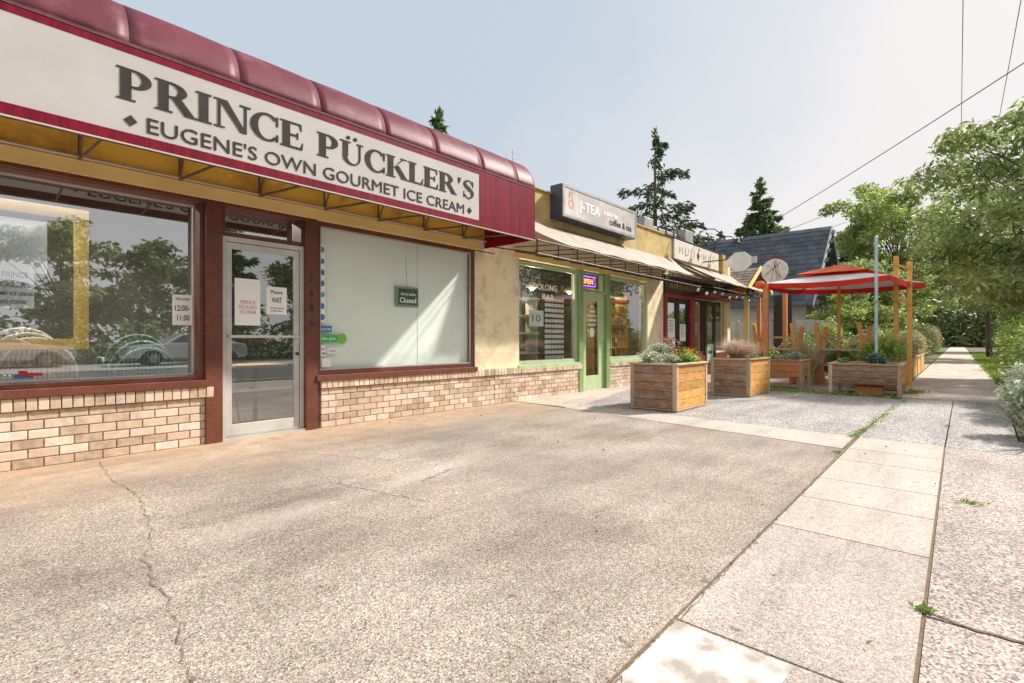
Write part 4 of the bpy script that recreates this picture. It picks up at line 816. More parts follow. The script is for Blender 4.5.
for i, (x, z, mt, lb) in enumerate(((18.6, .9, 'lf_straw', 'straw coloured bush in the path planters'), (20.7, .95, 'lf_hedge', 'dull green bush in the path planters'), (22.9, 1.0, 'lf_straw', 'dry tan bush at the end of the path planters'))):
    shrub('bush', lb, 'bush', (x, 1.35, z), (.9, .55, .5), M[mt], 2400, .08, 18)

# ------------------------------------------------------------------ terrace furniture, umbrella, posts
P = thing('flag_pole', 'tall pale blue metal pole rising from the long trough planter', 'pole', (12.92, 1.28, .6)); MB().tube([(12.92, 1.28, .55), (12.92, 1.28, 3.27)], .03, 12).build('pole', M['bluem'], P); MB().lathe((12.92, 1.28, 3.27), [(.034, 0), (.034, .03), (.01, .05)], 12).build('cap', M['bluem'], P); MB().tube([(12.92, 1.28, 1.9), (12.92, 1.28, 1.96)], .042, 12).build('clamp', M['duct'], P)
pp = thing('post_frame', 'tall cedar post pair joined by short rungs at the umbrella corner', 'post', (15.5, 1.1, 0))
for y_ in (.88, 1.14): MB().box(15.44, 15.56, y_-.05, y_+.05, 0, 3.2 if y_ > 1.0 else 3.02).build('post', M['woodv'], pp, bevel=.006)
for z in (2.85, 2.45, 2.0): MB().bar((15.42, 1.2, z+.15), (15.42, .83, z), .05, .06).build('rung', M['woodv'], pp)
UM = thing('canopy_umbrella', 'large orange white and red cloth canopy over the terrace', 'umbrella', (15.3, 2.3, 0))
Nc, Rc, Fc, Lc = (14.1, 1.15), (16.6, .62), (16.5, 3.4), (14.1, 3.72); cx_, cy_ = 15.3, 2.3
q = [Nc, Rc, Fc, Lc]; m = MB(); m2 = MB(); m3 = MB(); m4 = MB()
def lerp(a, b, t): return tuple(a[i]+(b[i]-a[i])*t for i in range(len(a)))
zc = 2.88; ze = 2.6
for i in range(4):
    a, b = q[i], q[(i+1) % 4]; nn = 8
    for k in range(nn):
        p0, p1 = lerp(a, b, k/nn), lerp(a, b, (k+1)/nn); s0 = .06*math.sin(math.pi*k/nn); s1 = .06*math.sin(math.pi*(k+1)/nn)
        e0, e1 = (*p0, ze-s0), (*p1, ze-s1); c0, c1 = lerp((*p0, ze), (cx_, cy_, zc+.03), .48), lerp((*p1, ze), (cx_, cy_, zc+.03), .48)
        t0, t1 = lerp((*p0, ze), (cx_, cy_, zc+.06), .8), lerp((*p1, ze), (cx_, cy_, zc+.06), .8)
        m2.add([e0, e1, c1, c0], [(0, 1, 2, 3)]); m.add([c0, c1, t1, t0], [(0, 1, 2, 3)])
        v0, v1 = (p0[0], p0[1], ze-s0-.13-.01*(k % 2)), (p1[0], p1[1], ze-s1-.13+.01*(k % 2)); m3.add([e0, e1, v1, v0], [(0, 1, 2, 3)])
        h0, h1 = lerp((*p0, ze+.12), (cx_, cy_, zc+.1), .42), lerp((*p1, ze+.12), (cx_, cy_, zc+.1), .42); m4.add([h0, h1, (cx_, cy_, zc+.2)], [(0, 1, 2)])
m2.build('white_stripe', M['whitec'], UM, thick=.006); m.build('orange_top', M['orange'], UM, thick=.006); m3.build('red_valance', M['redc'], UM, thick=.006); m4.build('vent_cap', M['orange'], UM, thick=.006)
MB().tube([(cx_, cy_, 0), (cx_, cy_, zc+.2)], .035, 10).build('pole', M['woodr'], UM)
for a in q: MB().bar((*a, ze-.015), (cx_, cy_, zc-.02), .025).build('rib', M['woodr'], UM)
for i, (x, y_, lb) in enumerate(((18.6, 5.1, 'reddish post left of the dark shop door by the canopy'), (17.6, 4.05, 'reddish post at the left tip of the canopy'), (14.0, 3.66, 'slim post holding the left corner of the canopy'))):
    tag(MB().box(x, x+.12, y_, y_+.12, 0, 2.6).build('wooden_post', M['woodr'], bevel=.006), lb, 'post', 'posts of the terrace')
sw = thing('hanging_lantern', 'small round orange lantern at the left tip of the canopy', 'lantern', (14.0, 3.9, 2.5)); MB().lathe((14.0, 3.85, 2.46), [(.02, 0), (.1, .03), (.13, .1), (.1, .18), (.03, .2)], 16).build('globe', M['orange'], sw, smooth=True); MB().tube([(14.0, 3.85, 2.66), (14.0, 3.85, 2.8)], .004, 4).build('cord', M['cable'], sw)
def ptable(label, x, y0, y1):
    t = thing('bar_table', label, 'table', (x, (y0+y1)/2, 0), 'cedar bar tables on the terrace')
    MB().box(x-.35, x-.02, y0-.1, y1+.1, .86, .90).box(x+.02, x+.35, y0-.1, y1+.1, .86, .90).build('tabletop', M['woodt'], t, bevel=.004)
    MB().bar((x, y0-.05, 1.20), (x, y1+.05, 1.20), .09, .05).build('rail', M['woodt'], t); MB().bar((x, y0+.12, 1.18), (x, (y0+y1)/2, .9), .04, .05).bar((x, y1-.12, 1.18), (x, (y0+y1)/2+.1, .9), .04, .05).build('brace', M['woodt'], t)
    for y_ in (y0, y1):
        for s_ in (-1, 1): MB().bar((x+s_*.32, y_+.0, 0), (x-s_*.12, y_+s_*.1, 1.52+.05*s_), .075, .095).build('leg', M['woodv' if s_ > 0 else 'woodr'], t)
    MB().box(x-.75, x-.5, y0-.1, y1+.1, .48, .52).build('bench_seat', M['woodr'], t)
    for y_ in (y0, y1): MB().bar((x-.8, y_, .44), (x+.3, y_, .44), .05, .08).bar((x-.62, y_, 0), (x-.62, y_, .44), .06, .07).build('bench_support', M['woodr'], t)
    return t
ptable('cedar bar table with splayed posts, left one on the terrace', 15.0, 3.2, 4.15); ptable('cedar bar table with splayed posts, right one by the blue pole', 15.3, 1.75, 2.7)
# hanging signs
hp = thing('hanging_sign', 'blank white octagonal sign on a bracket past the cafe awning', 'sign', (15.9, 4.9, 3.5))
MB().prism([(4.93+.36*math.cos(R(22.5+45*k)), 3.50+.31*math.sin(R(22.5+45*k))) for k in range(8)], 'x', 15.86, 15.9).build('board', pm('pale_grey_board', (.82, .84, .84), None, 3, .6, bs=0), hp)
MB().prism([(4.45, 3.42), (4.6, 3.42), (4.6, 3.62), (4.45, 3.62)], 'x', 15.862, 15.898).build('tab', M['siding'], hp); MB().bar((15.88, 5.3, 3.6), (15.88, 6.1, 3.6), .03).build('bracket', M['blackm'], hp)
cs = thing('round_sign', 'round pale sign with line drawing hanging before the blue roof', 'sign', (18.0, 4.5, 3.0))
MB().prism([(4.5+.4*math.cos(R(15*k)), 3.40+.4*math.sin(R(15*k))) for k in range(24)], 'x', 18.0, 18.04).build('disc', pm('stone_disc', (.62, .59, .52), (.74, .71, .64), 8, .7), cs)
q = MB()
for k in range(7):
    a = R(90+random.uniform(-70, 70)); b = a+R(180+random.uniform(-50, 50)); q.bar((17.996, 4.5+.33*math.cos(a), 3.4+.33*math.sin(a)), (17.996, 4.5+.33*math.cos(b), 3.4+.33*math.sin(b)), .012, .006)
q.build('drawing', M['ink'], cs); MB().bar((18.02, 4.2, 3.86), (18.02, 6.2, 3.98), .03).bar((18.02, 4.5, 3.8), (18.02, 4.5, 3.87), .02).build('bracket', M['darkred'], cs)
# porch
PR = thing('entry_porch', 'small gabled porch with grey shake roof and cream posts', 'porch', (19.3, 6.5, 0))
for s_ in (-1, 1):
    m = MB(); n = 7
    for k in range(n):
        a, b = k/n, (k+1)/n; x0_, x1_ = 19.3+s_*1.35*a, 19.3+s_*1.35*(b+.03); z0_, z1_ = 3.72-.80*a, 3.72-.80*(b+.03)
        yy = 5.3
        while yy < 9: m.add([(x0_, yy, z0_+.01), (x0_, yy+.2, z0_+.01), (x1_, yy+.2, z1_+.035), (x1_, yy, z1_+.035), (x0_, yy, z0_-.03), (x0_, yy+.2, z0_-.03), (x1_, yy+.2, z1_), (x1_, yy, z1_)], [(0, 1, 2, 3), (7, 6, 5, 4), (0, 3, 7, 4), (1, 5, 6, 2), (2, 6, 7, 3)]); yy += .21
    m.build('roof', M['shake'], PR)
    MB().bar((19.3, 5.26, 3.72), (19.3+s_*1.42, 5.26, 2.88), .04, .14).build('bargeboard', M['yellow'], PR)
    MB().box(19.3+s_*1.1-.07, 19.3+s_*1.1+.07, 5.35, 5.49, 0, 2.95).build('post', M['yellow'], PR, bevel=.005)
MB().box(18.1, 20.5, 5.33, 5.5, 2.86, 2.98).build('beam', M['yellow'], PR); MB().prism([(18.5, 3.0), (20.1, 3.0), (19.3, 3.52)], 'y', 5.6, 5.66).build('gable_panel', M['darkwood'], PR)
MB().box(18.62, 20.5, 8.9, 9, 0, 3).build('wall', M['siding'], PR)
sg = thing('menu_board', 'dark board with pale lettering and red corner under the porch eave', 'sign', (18.6, 5.2, 2.6)); MB().box(17.6, 18.3, 5.18, 5.22, 2.62, 2.86).build('board', M['darkwood'], sg); fit_text('CAFE', 17.65, 18.1, 2.67, .14, M['paper'], 'lettering', sg, 5.175, .002, .002); MB().box(18.14, 18.28, 5.174, 5.179, 2.64, 2.84).build('corner_mark', M['redink'], sg)
hb = thing('hanging_basket', 'orange flowering basket hanging at the end of the cafe awning', 'hanging basket', (17.0, 5.3, 2.6)); MB().lathe((17.0, 5.35, 2.5), [(.05, 0), (.16, .1), (.18, .16)], 14).build('pot', M['terra'], hb); leaves('flowers', ell(260, (17.0, 5.35, 2.72), (.26, .26, .14)), M['fl_orange'], .06, hb, 1.3); MB().tube([(17, 5.35, 2.66), (17, 5.35, 3.05)], .004, 4).build('cord', M['cable'], hb)
# string of bulbs
for i in range(8):
    x = 13.3+.62*i; z = 2.52-.05*math.sin(i*1.9); o = thing('light_bulb', f"frosted bulb on the cord under the awning frames, {['first','second','third','fourth','fifth','sixth','seventh','eighth'][i]} from the tea shop", 'light bulb', (x, 5.2, z), 'bulbs strung under the awnings')
    MB().lathe((x, 5.2, z-.1), [(.01, 0), (.04, .02), (.045, .05), (.02, .09)], 10).build('globe', M['bulb'], o, smooth=True); MB().lathe((x, 5.2, z-.012), [(.02, 0), (.02, .04)], 8).build('socket', M['blackm'], o)
tag(MB().tube([(13.0, 5.2, 2.56)]+[(13.3+.62*i, 5.2, 2.545-.05*math.sin(i*1.9)) for i in range(8)]+[(18.6, 5.2, 2.6)], .005, 5).build('festoon_cable', M['cable']), 'black cord carrying the bulbs under the cafe awning', 'cord')

# ------------------------------------------------------------------ far houses
H = thing('house', 'house with steep dark blue shingle roof and pale siding', 'house', (29, 9, 0))
m = MB(); n = 16
for k in range(n):
    a, b = k/n, (k+1)/n; x0_, x1_ = 28.6-4.2*a, 28.6-4.2*b; z0_, z1_ = 6.7-4.1*a, 6.7-4.1*b; yy = 4.6-(k % 2)*.2
    while yy < 17: m.add([(x0_, yy, z0_), (x0_, yy+.4, z0_), (x1_, yy+.4, z1_+.05), (x1_, yy, z1_+.05), (x1_, yy, z1_), (x1_, yy+.4, z1_)], [(0, 1, 2, 3), (3, 2, 5, 4)]); yy += .41
m.build('roof', M['shingle'], H)
MB().prism([(28.6, 6.66), (32.6, 2.8), (32.5, 2.7), (28.6, 6.5), (24.6, 2.6), (24.5, 2.62)], 'y', 4.62, 17).build('roof_deck', M['shingle'], H)
MB().prism([(25.1, 0), (32.1, 0), (32.1, 3.0), (28.6, 6.3), (25.1, 2.9)], 'y', 5.0, 16.8).build('wall', M['siding'], H)
MB().bar((28.6, 4.58, 6.62), (24.4, 4.58, 2.55), .05, .2).bar((28.6, 4.58, 6.62), (32.7, 4.58, 2.6), .05, .2).build('bargeboard', M['siding'], H)
for x, z in ((28.0, 4.2), (28.95, 4.2), (27.0, 1.2), (30, 1.2)):
    f = MB().box(x, x+.7, 4.93, 4.998, z, z+1.1).build('window', M['white'], H); MB().box(x+.08, x+.62, 4.92, 4.929, z+.08, z+1.02).build('pane', M['cargl'], f)
for y_ in (6.2, 8.4, 10.5):
    f = MB().box(25.03, 25.098, y_, y_+.9, .9, 2.1).build('window', M['white'], H); MB().box(25.02, 25.029, y_+.08, y_+.82, .98, 2.02).build('pane', M['cargl'], f)
H2 = thing('house', 'distant house with low grey roof behind the blue roofed one', 'house', (42, 7, 0))
MB().prism([(4.0, 4.4), (9.5, 4.4), (9.5, 4.6), (6.8, 6.4), (4.0, 4.6)], 'x', 38, 46).build('roof', pm('grey_shingle', (.16, .17, .2), (.22, .23, .26), 4, .9), H2); MB().box(38.4, 45.6, 4.4, 9.1, 0, 4.39).build('wall', M['siding'], H2); f = MB().box(38.33, 38.398, 6, 7, 2, 3.4).build('window', M['white'], H2); MB().box(38.32, 38.329, 6.1, 6.9, 2.1, 3.3).build('pane', M['cargl'], f)
FN = thing('board_fence', 'long grey board fence behind the terrace', 'fence', (21, 7, 0))
m = MB(); yy = 3.2
while yy < 8.8: m.box(22.0, 22.03, yy, yy+.14, .02, 1.9+random.uniform(-.02, .02)); yy += .15
m.build('boards', M['siding'], FN)
for yy in (3.2, 5, 6.9, 8.8): MB().box(22.03, 22.13, yy, yy+.1, 0, 1.95).build('post', M['siding'], FN)
ds = thing('shop_door', 'dark narrow doorway panel between the terrace posts', 'door', (21.9, 5.2, 0)); MB().box(21.85, 21.93, 4.85, 5.5, 0, 2.9).build('panel', M['blackm'], ds); MB().box(21.8, 21.849, 4.95, 4.99, 1, 1.1).build('handle', M['alu'], ds)

# ------------------------------------------------------------------ trees
def conifer(label, base, h_, r_, mat, tiers, leaf, name='fir_tree', gap=.25, droop=.25, low=.15, dens=60, group=None):
    t = thing(name, label, 'tree', base, group)
    MB().tube([(base[0], base[1], 0), (base[0], base[1], h_*.5), (base[0], base[1], h_)], [h_*.016+.05, h_*.01+.03, .01], 8).build('trunk', M['bark'], t)
    pts = []; dirs = []; lm_ = MB()
    for i in range(tiers):
        f = low+(1-low)*i/tiers; z = h_*f; rr_ = r_*(1-f)**.8*(1+.1*math.sin(i*2.3)); nb = 5 if i < tiers*.9 else 3
        for k in range(nb):
            if random.random() < gap: continue
            a = 2*math.pi*(k/nb)+i*1.3+random.uniform(-.4, .4); L_ = rr_*random.uniform(.65, 1.2)
            tip = (base[0]+L_*math.cos(a), base[1]+L_*math.sin(a), z+L_*random.uniform(-droop, .12)); lm_.tube([(base[0], base[1], z), tip], [.03, .008], 4)
            nn = int(dens*L_)+8
            s_ = RNG.random(nn)**.7; side = RNG.normal(size=nn)*.16*L_*(1.1-s_); pz = RNG.normal(size=nn)*.05*L_-np.abs(side)*.3
            pts.append(np.stack([base[0]+s_*(tip[0]-base[0])-math.sin(a)*side, base[1]+s_*(tip[1]-base[1])+math.cos(a)*side, z+s_*(tip[2]-z)+pz], 1))
            dirs.append(np.tile([math.cos(a)*.6, math.sin(a)*.6, -.35], (nn, 1)))
    nn = 60; pts.append(np.stack([base[0]+RNG.normal(size=nn)*.08, base[1]+RNG.normal(size=nn)*.08, h_-RNG.random(nn)*h_*.08], 1)); dirs.append(np.tile([0, 0, .5], (nn, 1)))
    lm_.build('branches', M['bark'], t); leaves('foliage', np.concatenate(pts), mat, leaf, t, 2.6, 0, dirs=np.concatenate(dirs)); return t
conifer('tall ragged dark fir rising behind the cafe roof', (29, 14, 0), 14.0, 6.4, M['lf_fir'], 34, .34, gap=.68, droop=.22, dens=55)
conifer('dense dark green cedar behind the blue roofed house', (54.6, 15, 0), 17.4, 5.2, M['lf_cedar'], 40, .5, 'cedar_tree', gap=.25, droop=.25, dens=60, low=.05)
conifer('tip of a dark fir just above the maroon awning', (16.7, 20, 0), 12.8, 2.6, M['lf_cedar'], 30, .4, gap=.2, dens=80)
conifer('small bluish spruce far behind the canopy', (56, 7.6, 0), 11.5, 2.6, M['lf_blue'], 30, .5, 'spruce_tree', gap=.15, dens=60)
conifer('narrow dark fir between the far houses', (50, 11.5, 0), 10.5, 2.2, M['lf_fir'], 24, .5, gap=.2, dens=60)
def tree(label, base, cc, r_, mat, n=16000, size=.16, clumps=70, name='maple_tree', lean=0, tr=.12, aspect=2.0, cs=(.16, .26), droop=.3, group=None, shell=.25):
    t = thing(name, label, 'tree', base, group)
    C = ell(clumps, cc, np.array(r_)*.86, shell); C += RNG.normal(size=C.shape)*.18
    fork = (cc[0]*.7+base[0]*.3, cc[1]*.7+base[1]*.3, cc[2]-r_[2]*.7)
    MB().tube([(base[0], base[1], 0), ((base[0]+fork[0])/2+.05, (base[1]+fork[1])/2, fork[2]*.55), fork, (cc[0], cc[1], cc[2]+r_[2]*.5)], [tr*1.25, tr, tr*.75, tr*.15], 9).build('trunk', M['bark'], t, smooth=True)
    lm_ = MB()
    for q in C[::2]:
        s_ = random.uniform(.0, .7); st_ = lerp(fork, (cc[0], cc[1], cc[2]+r_[2]*.5), s_); mid = lerp(st_, tuple(q), .5); lm_.tube([st_, (mid[0], mid[1], mid[2]+.15), tuple(q)], [tr*.28, tr*.16, .008], 5)
    lm_.build('limbs', M['bark'], t)
    rs = RNG.uniform(cs[0], cs[1], clumps)*np.mean(r_); per = (rs**2/np.sum(rs**2)*n).astype(int)
    P_ = []; T_ = []
    for q, s_, k in zip(C, rs, per):
        P_.append(ell(k, q, (s_*1.25, s_*1.25, s_*.7))); T_.append(np.full(k, random.random()))
    leaves('foliage', np.concatenate(P_), mat, size, t, aspect, droop, rnd=np.concatenate(T_)); return t
tree('broad leaved street tree with long pale leaves, nearest at the right edge', (20.6, -1.9, 0), (20.2, -1.8, 5.1), (3.7, 2.8, 3.5), M['lf_big'], 17000, .25, 120, 'street_tree', aspect=3.2, droop=.55, cs=(.09, .18))
tree('slender trunked street tree at the far end of the path', (44, -1.5, 0), (42, -1.2, 6.6), (5.4, 4.2, 4.2), M['lf_big'], 11000, .3, 90, 'street_tree', tr=.14, cs=(.09, .17))
tree('green maple left of the path behind the cedar posts', (33, 2.9, 0), (33, 2.3, 5.8), (3.9, 3.1, 4.0), M['lf_maple'], 12000, .22, 90, cs=(.09, .18))
tree('tall open maple with pointed top behind the canopy', (35, 4.4, 0), (35, 4.0, 6.6), (3.0, 2.5, 4.0), M['lf_maple'], 9000, .22, 70, cs=(.09, .16))
tree('low dense leafy tree just behind the canopy', (26.5, 3.5, 0), (26.5, 3.2, 3.0), (2.6, 1.9, 1.7), M['lf_hedge'], 14000, .16, 70)
tree('rounded green tree beside the blue roofed house', (22.8, 3.2, 0), (23.0, 2.9, 1.9), (1.5, 1.3, 1.2), M['lf_maple'], 8000, .13, 50)
tree('light green tree filling the end of the path', (74, 7.5, 0), (74, 6.5, 6.2), (7, 5, 5.2), M['lf_maple'], 14000, .45, 80, tr=.25)
tree('light green tree at the far right end of the path', (66, -5, 0), (66, -4.8, 6.2), (6, 5, 5.0), M['lf_big'], 14000, .45, 80, tr=.25)
tree('far green tree left of the path end', (58, 6.2, 0), (58, 6.2, 4.4), (5, 4, 3.6), M['lf_hedge'], 10000, .4, 70, tr=.2)
# hedges and bushes along the path
LBL = ['brown green', 'tan seeded', 'dull olive', 'rusty tipped', 'loose green', 'grey green', 'sandy', 'far olive', 'far tan']
for i in range(9):
    x = 25.3+i*3.4; shrub('bush', f'{LBL[i]} bush on the left edge of the path', 'bush', (x, 1.75+.1*math.sin(i*2), .85+.04*i), (1.9, 1.0, .85+.05*i), M[['lf_hedge', 'lf_rust', 'lf_hedge', 'lf_straw'][i % 4]], 3600, .11, 22, 'bushes left of the path')
LB2 = [('silvery sprawling shrub nearest the camera at the right edge', 8.4, -.80, .38, .55, .45, 'lf_silver', 3800), ('grey green shrub behind the silvery one at the right edge', 10.0, -.92, .5, .8, .5, 'lf_silver', 4200), ('tall bright green shrub on the right of the path', 13.2, -1.15, .85, 1.2, .62, 'lf_bright', 6000),
       ('dense mid green shrub between the silvery shrubs and the tall bright one', 11.5, -1.0, .72, .8, .52, 'lf_hedge', 5000), ('leafy green shrub behind the silvery one, half out of the picture', 9.3, -1.35, .6, .7, .5, 'lf_hedge', 4000),
       ('feathery light green bush on the right of the path', 16.2, -1.25, .95, 1.3, .68, 'lf_bright', 5200), ('leafy olive shrub farther along the right of the path', 19.6, -1.4, .9, 1.5, .75, 'lf_hedge', 4200), ('pale green shrub halfway down the right side', 27, -1.95, .9, 2.2, 1.0, 'lf_bright', 4200), ('far green shrub down the right side of the path', 34, -2.1, 1.0, 3.0, 1.0, 'lf_hedge', 4200)]
for lb, x, y_, z, rx, ry, mt, n in LB2: shrub('shrub', lb, 'shrub', (x, y_, z), (rx, ry, z*.98), M[mt], n, .07 if x < 12 else .1, 24, 'shrubs right of the path', aspect=2.6)
sheet('verge_grass', [(13.5, -1.25), (24, -1.35), (24, -.78), (13.6, -.76)], .0, M['lawn'], .03)
for i, (x, y_, h_, s_, lb) in enumerate(((7.55, -.62, .5, .35, 'long narrow leaves arching over the pavement at the right edge'), (12.8, -.9, .55, .35, 'arching grass tuft before the tall green shrub'))): blades('grass_tuft', lb, 'grass', (x, y_, 0), 26, h_, s_, M['lf_hedge'], .02)
for i, (x, y_, mt, lb, rr_) in enumerate(((17.5, 3.6, 'lf_hedge', 'dark bush behind the left bar table', .7), (16.9, 2.6, 'lf_hedge', 'green bush between the two bar tables', .6), (17.2, 1.75, 'lf_straw', 'dry tan bush behind the right bar table', .6), (16.9, 4.5, 'lf_maple', 'green bush left of the bar tables', .55), (19.4, 3.0, 'lf_maple', 'tall leafy bush under the middle of the canopy', 1.0), (19.8, 1.95, 'lf_hedge', 'leafy bush behind the cedar post pair', .95), (21, 4.1, 'lf_maple', 'leafy bush before the grey fence', .9))):
    shrub('bush', lb, 'bush', (x, y_, rr_*.9), (rr_, rr_*.8, rr_*.95), M[mt], 3200, .09, 22, 'terrace bushes')
gp = np.stack([RNG.uniform(13.5, 60, 9000), RNG.uniform(-1.7, -.74, 9000), np.full(9000, -.01)], 1)
tag(leaves('verge_grass_blades', gp, M['lf_weed'], .13, None, 4, -1.2), 'bright green grass on the verge right of the path', 'grass', kind='stuff')
# weeds in the joints
P_ = []
for a, b, n in (((6.9, .93), (7.83, .86), 260), ((7.83, .86), (9.4, .82), 300), ((9.4, .82), (12.0, .74), 200)):
    t = RNG.random(n)[:, None]; P_.append(np.concatenate([np.array(a)*(1-t)+np.array(b)*t+RNG.normal(size=(n, 2))*(.035 if a[0] > 7 else .02), np.full((n, 1), .006)], 1))
for x, y_, n, s_ in ((4.68, -.06, 70, .045), (2.69, .11, 50, .015), (5.9, .9, 30, .02), (8.6, .11, 30, .02), (13.9, .6, 60, .05)): P_.append(np.concatenate([RNG.normal(size=(n, 2))*(s_*.5, s_)+(x, y_), np.full((n, 1), .006)], 1))
tag(leaves('joint_weeds', np.concatenate(P_), M['lf_weed'], .03, None, 3, -.5), 'small green weeds growing in the pavement joints', 'weeds', kind='stuff')
P_ = [np.concatenate([RNG.normal(size=(900, 2))*(.22, .5)+(12.35, 3.3), np.full((900, 1), .0)], 1), np.concatenate([RNG.normal(size=(500, 2))*(.1, .45)+(12.3, 1.7), np.full((500, 1), .0)], 1), np.concatenate([RNG.normal(size=(300, 2))*(.3, .1)+(13.7, .75), np.full((300, 1), .0)], 1)]
tag(leaves('ground_weeds', np.concatenate(P_), M['lf_weed'], .07, None, 2.5, -.6), 'green weeds around the feet of the planters', 'weeds', kind='stuff')
P_ = np.stack([RNG.uniform(.5, 8, 90), RNG.uniform(-.6, 5.8, 90), np.full(90, .012)], 1)
tag(leaves('leaf_litter', P_, M['lf_rust'], .03, None, 1.6, .0), 'tiny dry leaves scattered over the pavement', 'leaf litter', kind='stuff')

# ------------------------------------------------------------------ overhead wires
def wire(label, a, b, r_=.012, sag=.3, n=24, loc=None):
    pts = [(a[0]+(b[0]-a[0])*t, a[1]+(b[1]-a[1])*t, a[2]+(b[2]-a[2])*t-4*sag*t*(1-t)) for t in [i/n for i in range(n+1)]]
    return tag(MB().tube(pts, r_, 5).build('overhead_wire', M['cable']), label, 'wire', 'overhead wires')
WIRES = [('thick overhead wire sloping down across the sky to the roofs', (16.2, -1.68, 7.73), (28.6, 10.2, 5.9), .013, .12),
 ('overhead wire running along the path, left of the pair', (0, -.07, 8), (80, -.1, 8), .008, 0), ('overhead wire running along the path, right of the pair', (0, -.95, 8), (80, -.95, 8), .008, 0),
 ('upper thin wire from the trees to the blue roof', (55, 5.8, 14.1), (28.8, 8.6, 6.3), .022, .1), ('middle thin wire from the trees to the blue roof', (55, 5.8, 12.6), (28.8, 8.0, 6.0), .02, .15), ('lowest thin wire from the trees to the blue roof', (55, 5.0, 12.0), (28.7, 5.2, 6.3), .02, .2)]
for w_ in WIRES: wire(*w_)

# ------------------------------------------------------------------ across the street (seen mirrored in the shop windows)
def car(label, loc, mat):
    c = thing('parked_car', label, 'car', (0, 0, 0), 'cars parked across the street')
    side = [(-2.35, .35), (-2.38, .6), (-2.25, .82), (-1.5, .92), (-.75, 1.0), (2.0, 1.0), (2.3, .92), (2.38, .7), (2.36, .38), (1.95, .28), (1.85, .5), (1.65, .64), (1.4, .66), (1.15, .6), (1.0, .28), (-1.0, .28), (-1.12, .55), (-1.35, .66), (-1.6, .64), (-1.82, .5), (-1.92, .28)]
    MB().prism(side, 'y', -.9, .9).build('body', mat, c, bevel=.06)
    m = MB(); cab = [(-.95, .985, .82), (1.95, .985, .82), (1.25, 1.36, .62), (.9, 1.41, .6), (-.05, 1.41, .6), (-.3, 1.37, .62)]
    vs = [(x, -w_, z) for x, z, w_ in cab]+[(x, w_, z) for x, z, w_ in cab]; n = 6
    m.add(vs, [list(range(n))[::-1], list(range(n, 2*n))]+[[i, (i+1) % n, (i+1) % n+n, i+n] for i in range(n)]); m.build('roof', mat, c, bevel=.04)
    for s_ in (-1, 1): MB().add([(-.72, s_*.80, 1.03), (.55, s_*.80, 1.03), (.5, s_*.64, 1.34), (-.22, s_*.64, 1.34)], [(0, 1, 2, 3)]).add([(.62, s_*.80, 1.03), (1.45, s_*.80, 1.03), (1.08, s_*.65, 1.30), (.57, s_*.64, 1.34)], [(0, 1, 2, 3)]).build('side_window', M['cargl'], c, thick=.02)
    for x in (-1.38, 1.4):
        for s_ in (-1, 1):
            wv = MB().tube([(x, s_*.72, .33), (x, s_*.91, .33)], .33, 20).build('wheel', M['tyre'], c); MB().tube([(x, s_*.90, .33), (x, s_*.925, .33)], .2, 14).build('rim', M['duct'], wv)
    c.location = loc; return c
c1 = car('silver coupe across the street, mirrored at the right of the left window', (7.3, -14.6, .0), M['carp'])
dup(c1, (1.2, -16.2, 0), math.pi, 'silver car across the street, mirrored inside the framed poster')
ORD = ['first', 'second', 'third', 'fourth', 'fifth', 'sixth', 'seventh', 'eighth', 'ninth', 'tenth', 'eleventh', 'twelfth', 'thirteenth', 'fourteenth', 'fifteenth', 'sixteenth', 'seventeenth', 'eighteenth']
for i in range(18):
    x = -9+4.2*i; y_ = -20.5-1.6*(i % 3); h_ = 7.5+1.4*((i*7) % 4)/2
    if i % 3 == 2: conifer(f"dark fir across the street, {ORD[i]} in the row mirrored in the windows", (x, y_, 0), h_+2.4, 2.4, M['lf_cedar'], 24, .5, gap=.1, dens=60, low=.05, group='trees across the street')
    else: tree(f"leafy tree across the street, {ORD[i]} in the row mirrored in the windows", (x, y_, 0), (x, y_, h_*.5), (2.9, 2.3, h_*.44), M['lf_hedge'], 6500, .34, 50, group='trees across the street')
hd = ell(24000, (10, -18.5, .8), (26, .8, 1.5)); hd[:, 0] = RNG.uniform(-14, 66, len(hd)); hd[:, 2] = np.abs(hd[:, 2])
tag(leaves('hedge', hd, M['lf_hedge'], .3, None, 2), 'long green hedge across the street, mirrored low in the shop windows', 'hedge')
hd = ell(14000, (112, 0, 3), (3, 26, 8)); hd[:, 2] = np.abs(hd[:, 2])
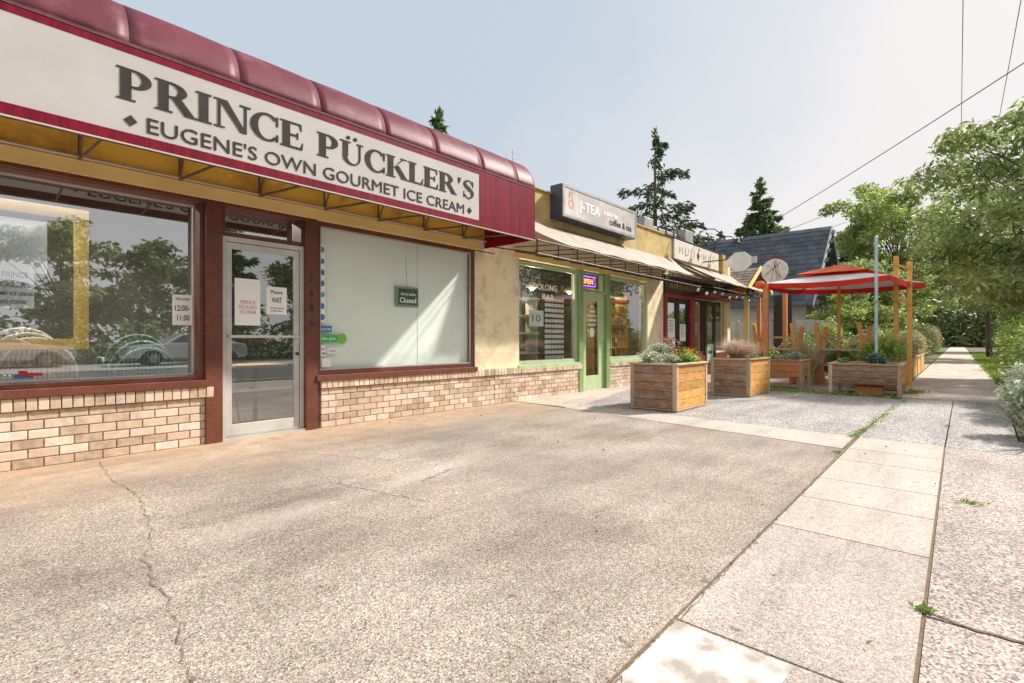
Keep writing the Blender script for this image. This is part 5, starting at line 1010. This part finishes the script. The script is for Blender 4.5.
tag(leaves('hedge', hd, M['lf_hedge'], 1.0, None, 2), 'far mass of green closing the view beyond the path', 'hedge')
# pendant lamps of the tea shop, and lights added to brighten the interiors
def pendant(label, x, y_, z, e=26, grp='lit pendant lamps in the shops'):
    o = thing('pendant_lamp', label, 'lamp', (x, y_, z), grp)
    MB().lathe((x, y_, z), [(.16, 0), (.14, .06), (.05, .14), (.02, .16)], 16).build('lamp_shade', M['alu'], o, smooth=True)
    MB().lathe((x, y_, z-.02), [(.02, -.05), (.06, 0), (.05, .05)], 10).build('bulb', emis('warm_bulb', (1, .8, .5), 12), o); MB().tube([(x, y_, z+.16), (x, y_, 3.38)], .006, 5).build('cord', M['cable'], o)
    l_ = bpy.data.lights.new('lamp_light', 'POINT'); l_.energy = e; l_.color = (1, .84, .62); l_.shadow_soft_size = .08; q = bpy.data.objects.new('lamp_light', l_); COL.objects.link(q); q.parent = o; q.location = (0, 0, -.15)
pendant('warm lit lamp behind the oolong window, left one', 7.6, 7.2, 2.35); pendant('warm lit lamp behind the oolong window, right one', 9.0, 7.4, 2.35); pendant('added warm lamp over the pine tea shelves, lighting the goods', 11.2, 7.9, 2.45)  # the lamp over the shelves is added so the tea goods show
def strip(label, x, y_, e=48):  # fixture and area lamp added to brighten the interior, out of view
    o = thing('added_fill_light', label, 'light', (x, y_, 3.1), 'added fill lights in the shops'); MB().box(x-.6, x+.6, y_-.12, y_+.12, 3.1, 3.18).build('housing', M['alu'], o, bevel=.01); MB().box(x-.57, x+.57, y_-.09, y_+.09, 3.07, 3.099).build('tube', emis('fill_tube_glow', (1, .96, .88), 3), o)
    l_ = bpy.data.lights.new('lamp_light', 'AREA'); l_.energy = e; l_.size = 1.1; l_.shape = 'RECTANGLE'; l_.size_y = .2; q = bpy.data.objects.new('lamp_light', l_); COL.objects.link(q); q.parent = o; q.location = (0, 0, -.05)
strip('added fill light behind the ice cream shop window, left one', .3, 7.3); strip('added fill light behind the ice cream shop door', 2.5, 7.3); strip('added fill light inside the cafe', 15.2, 8.0, 16)
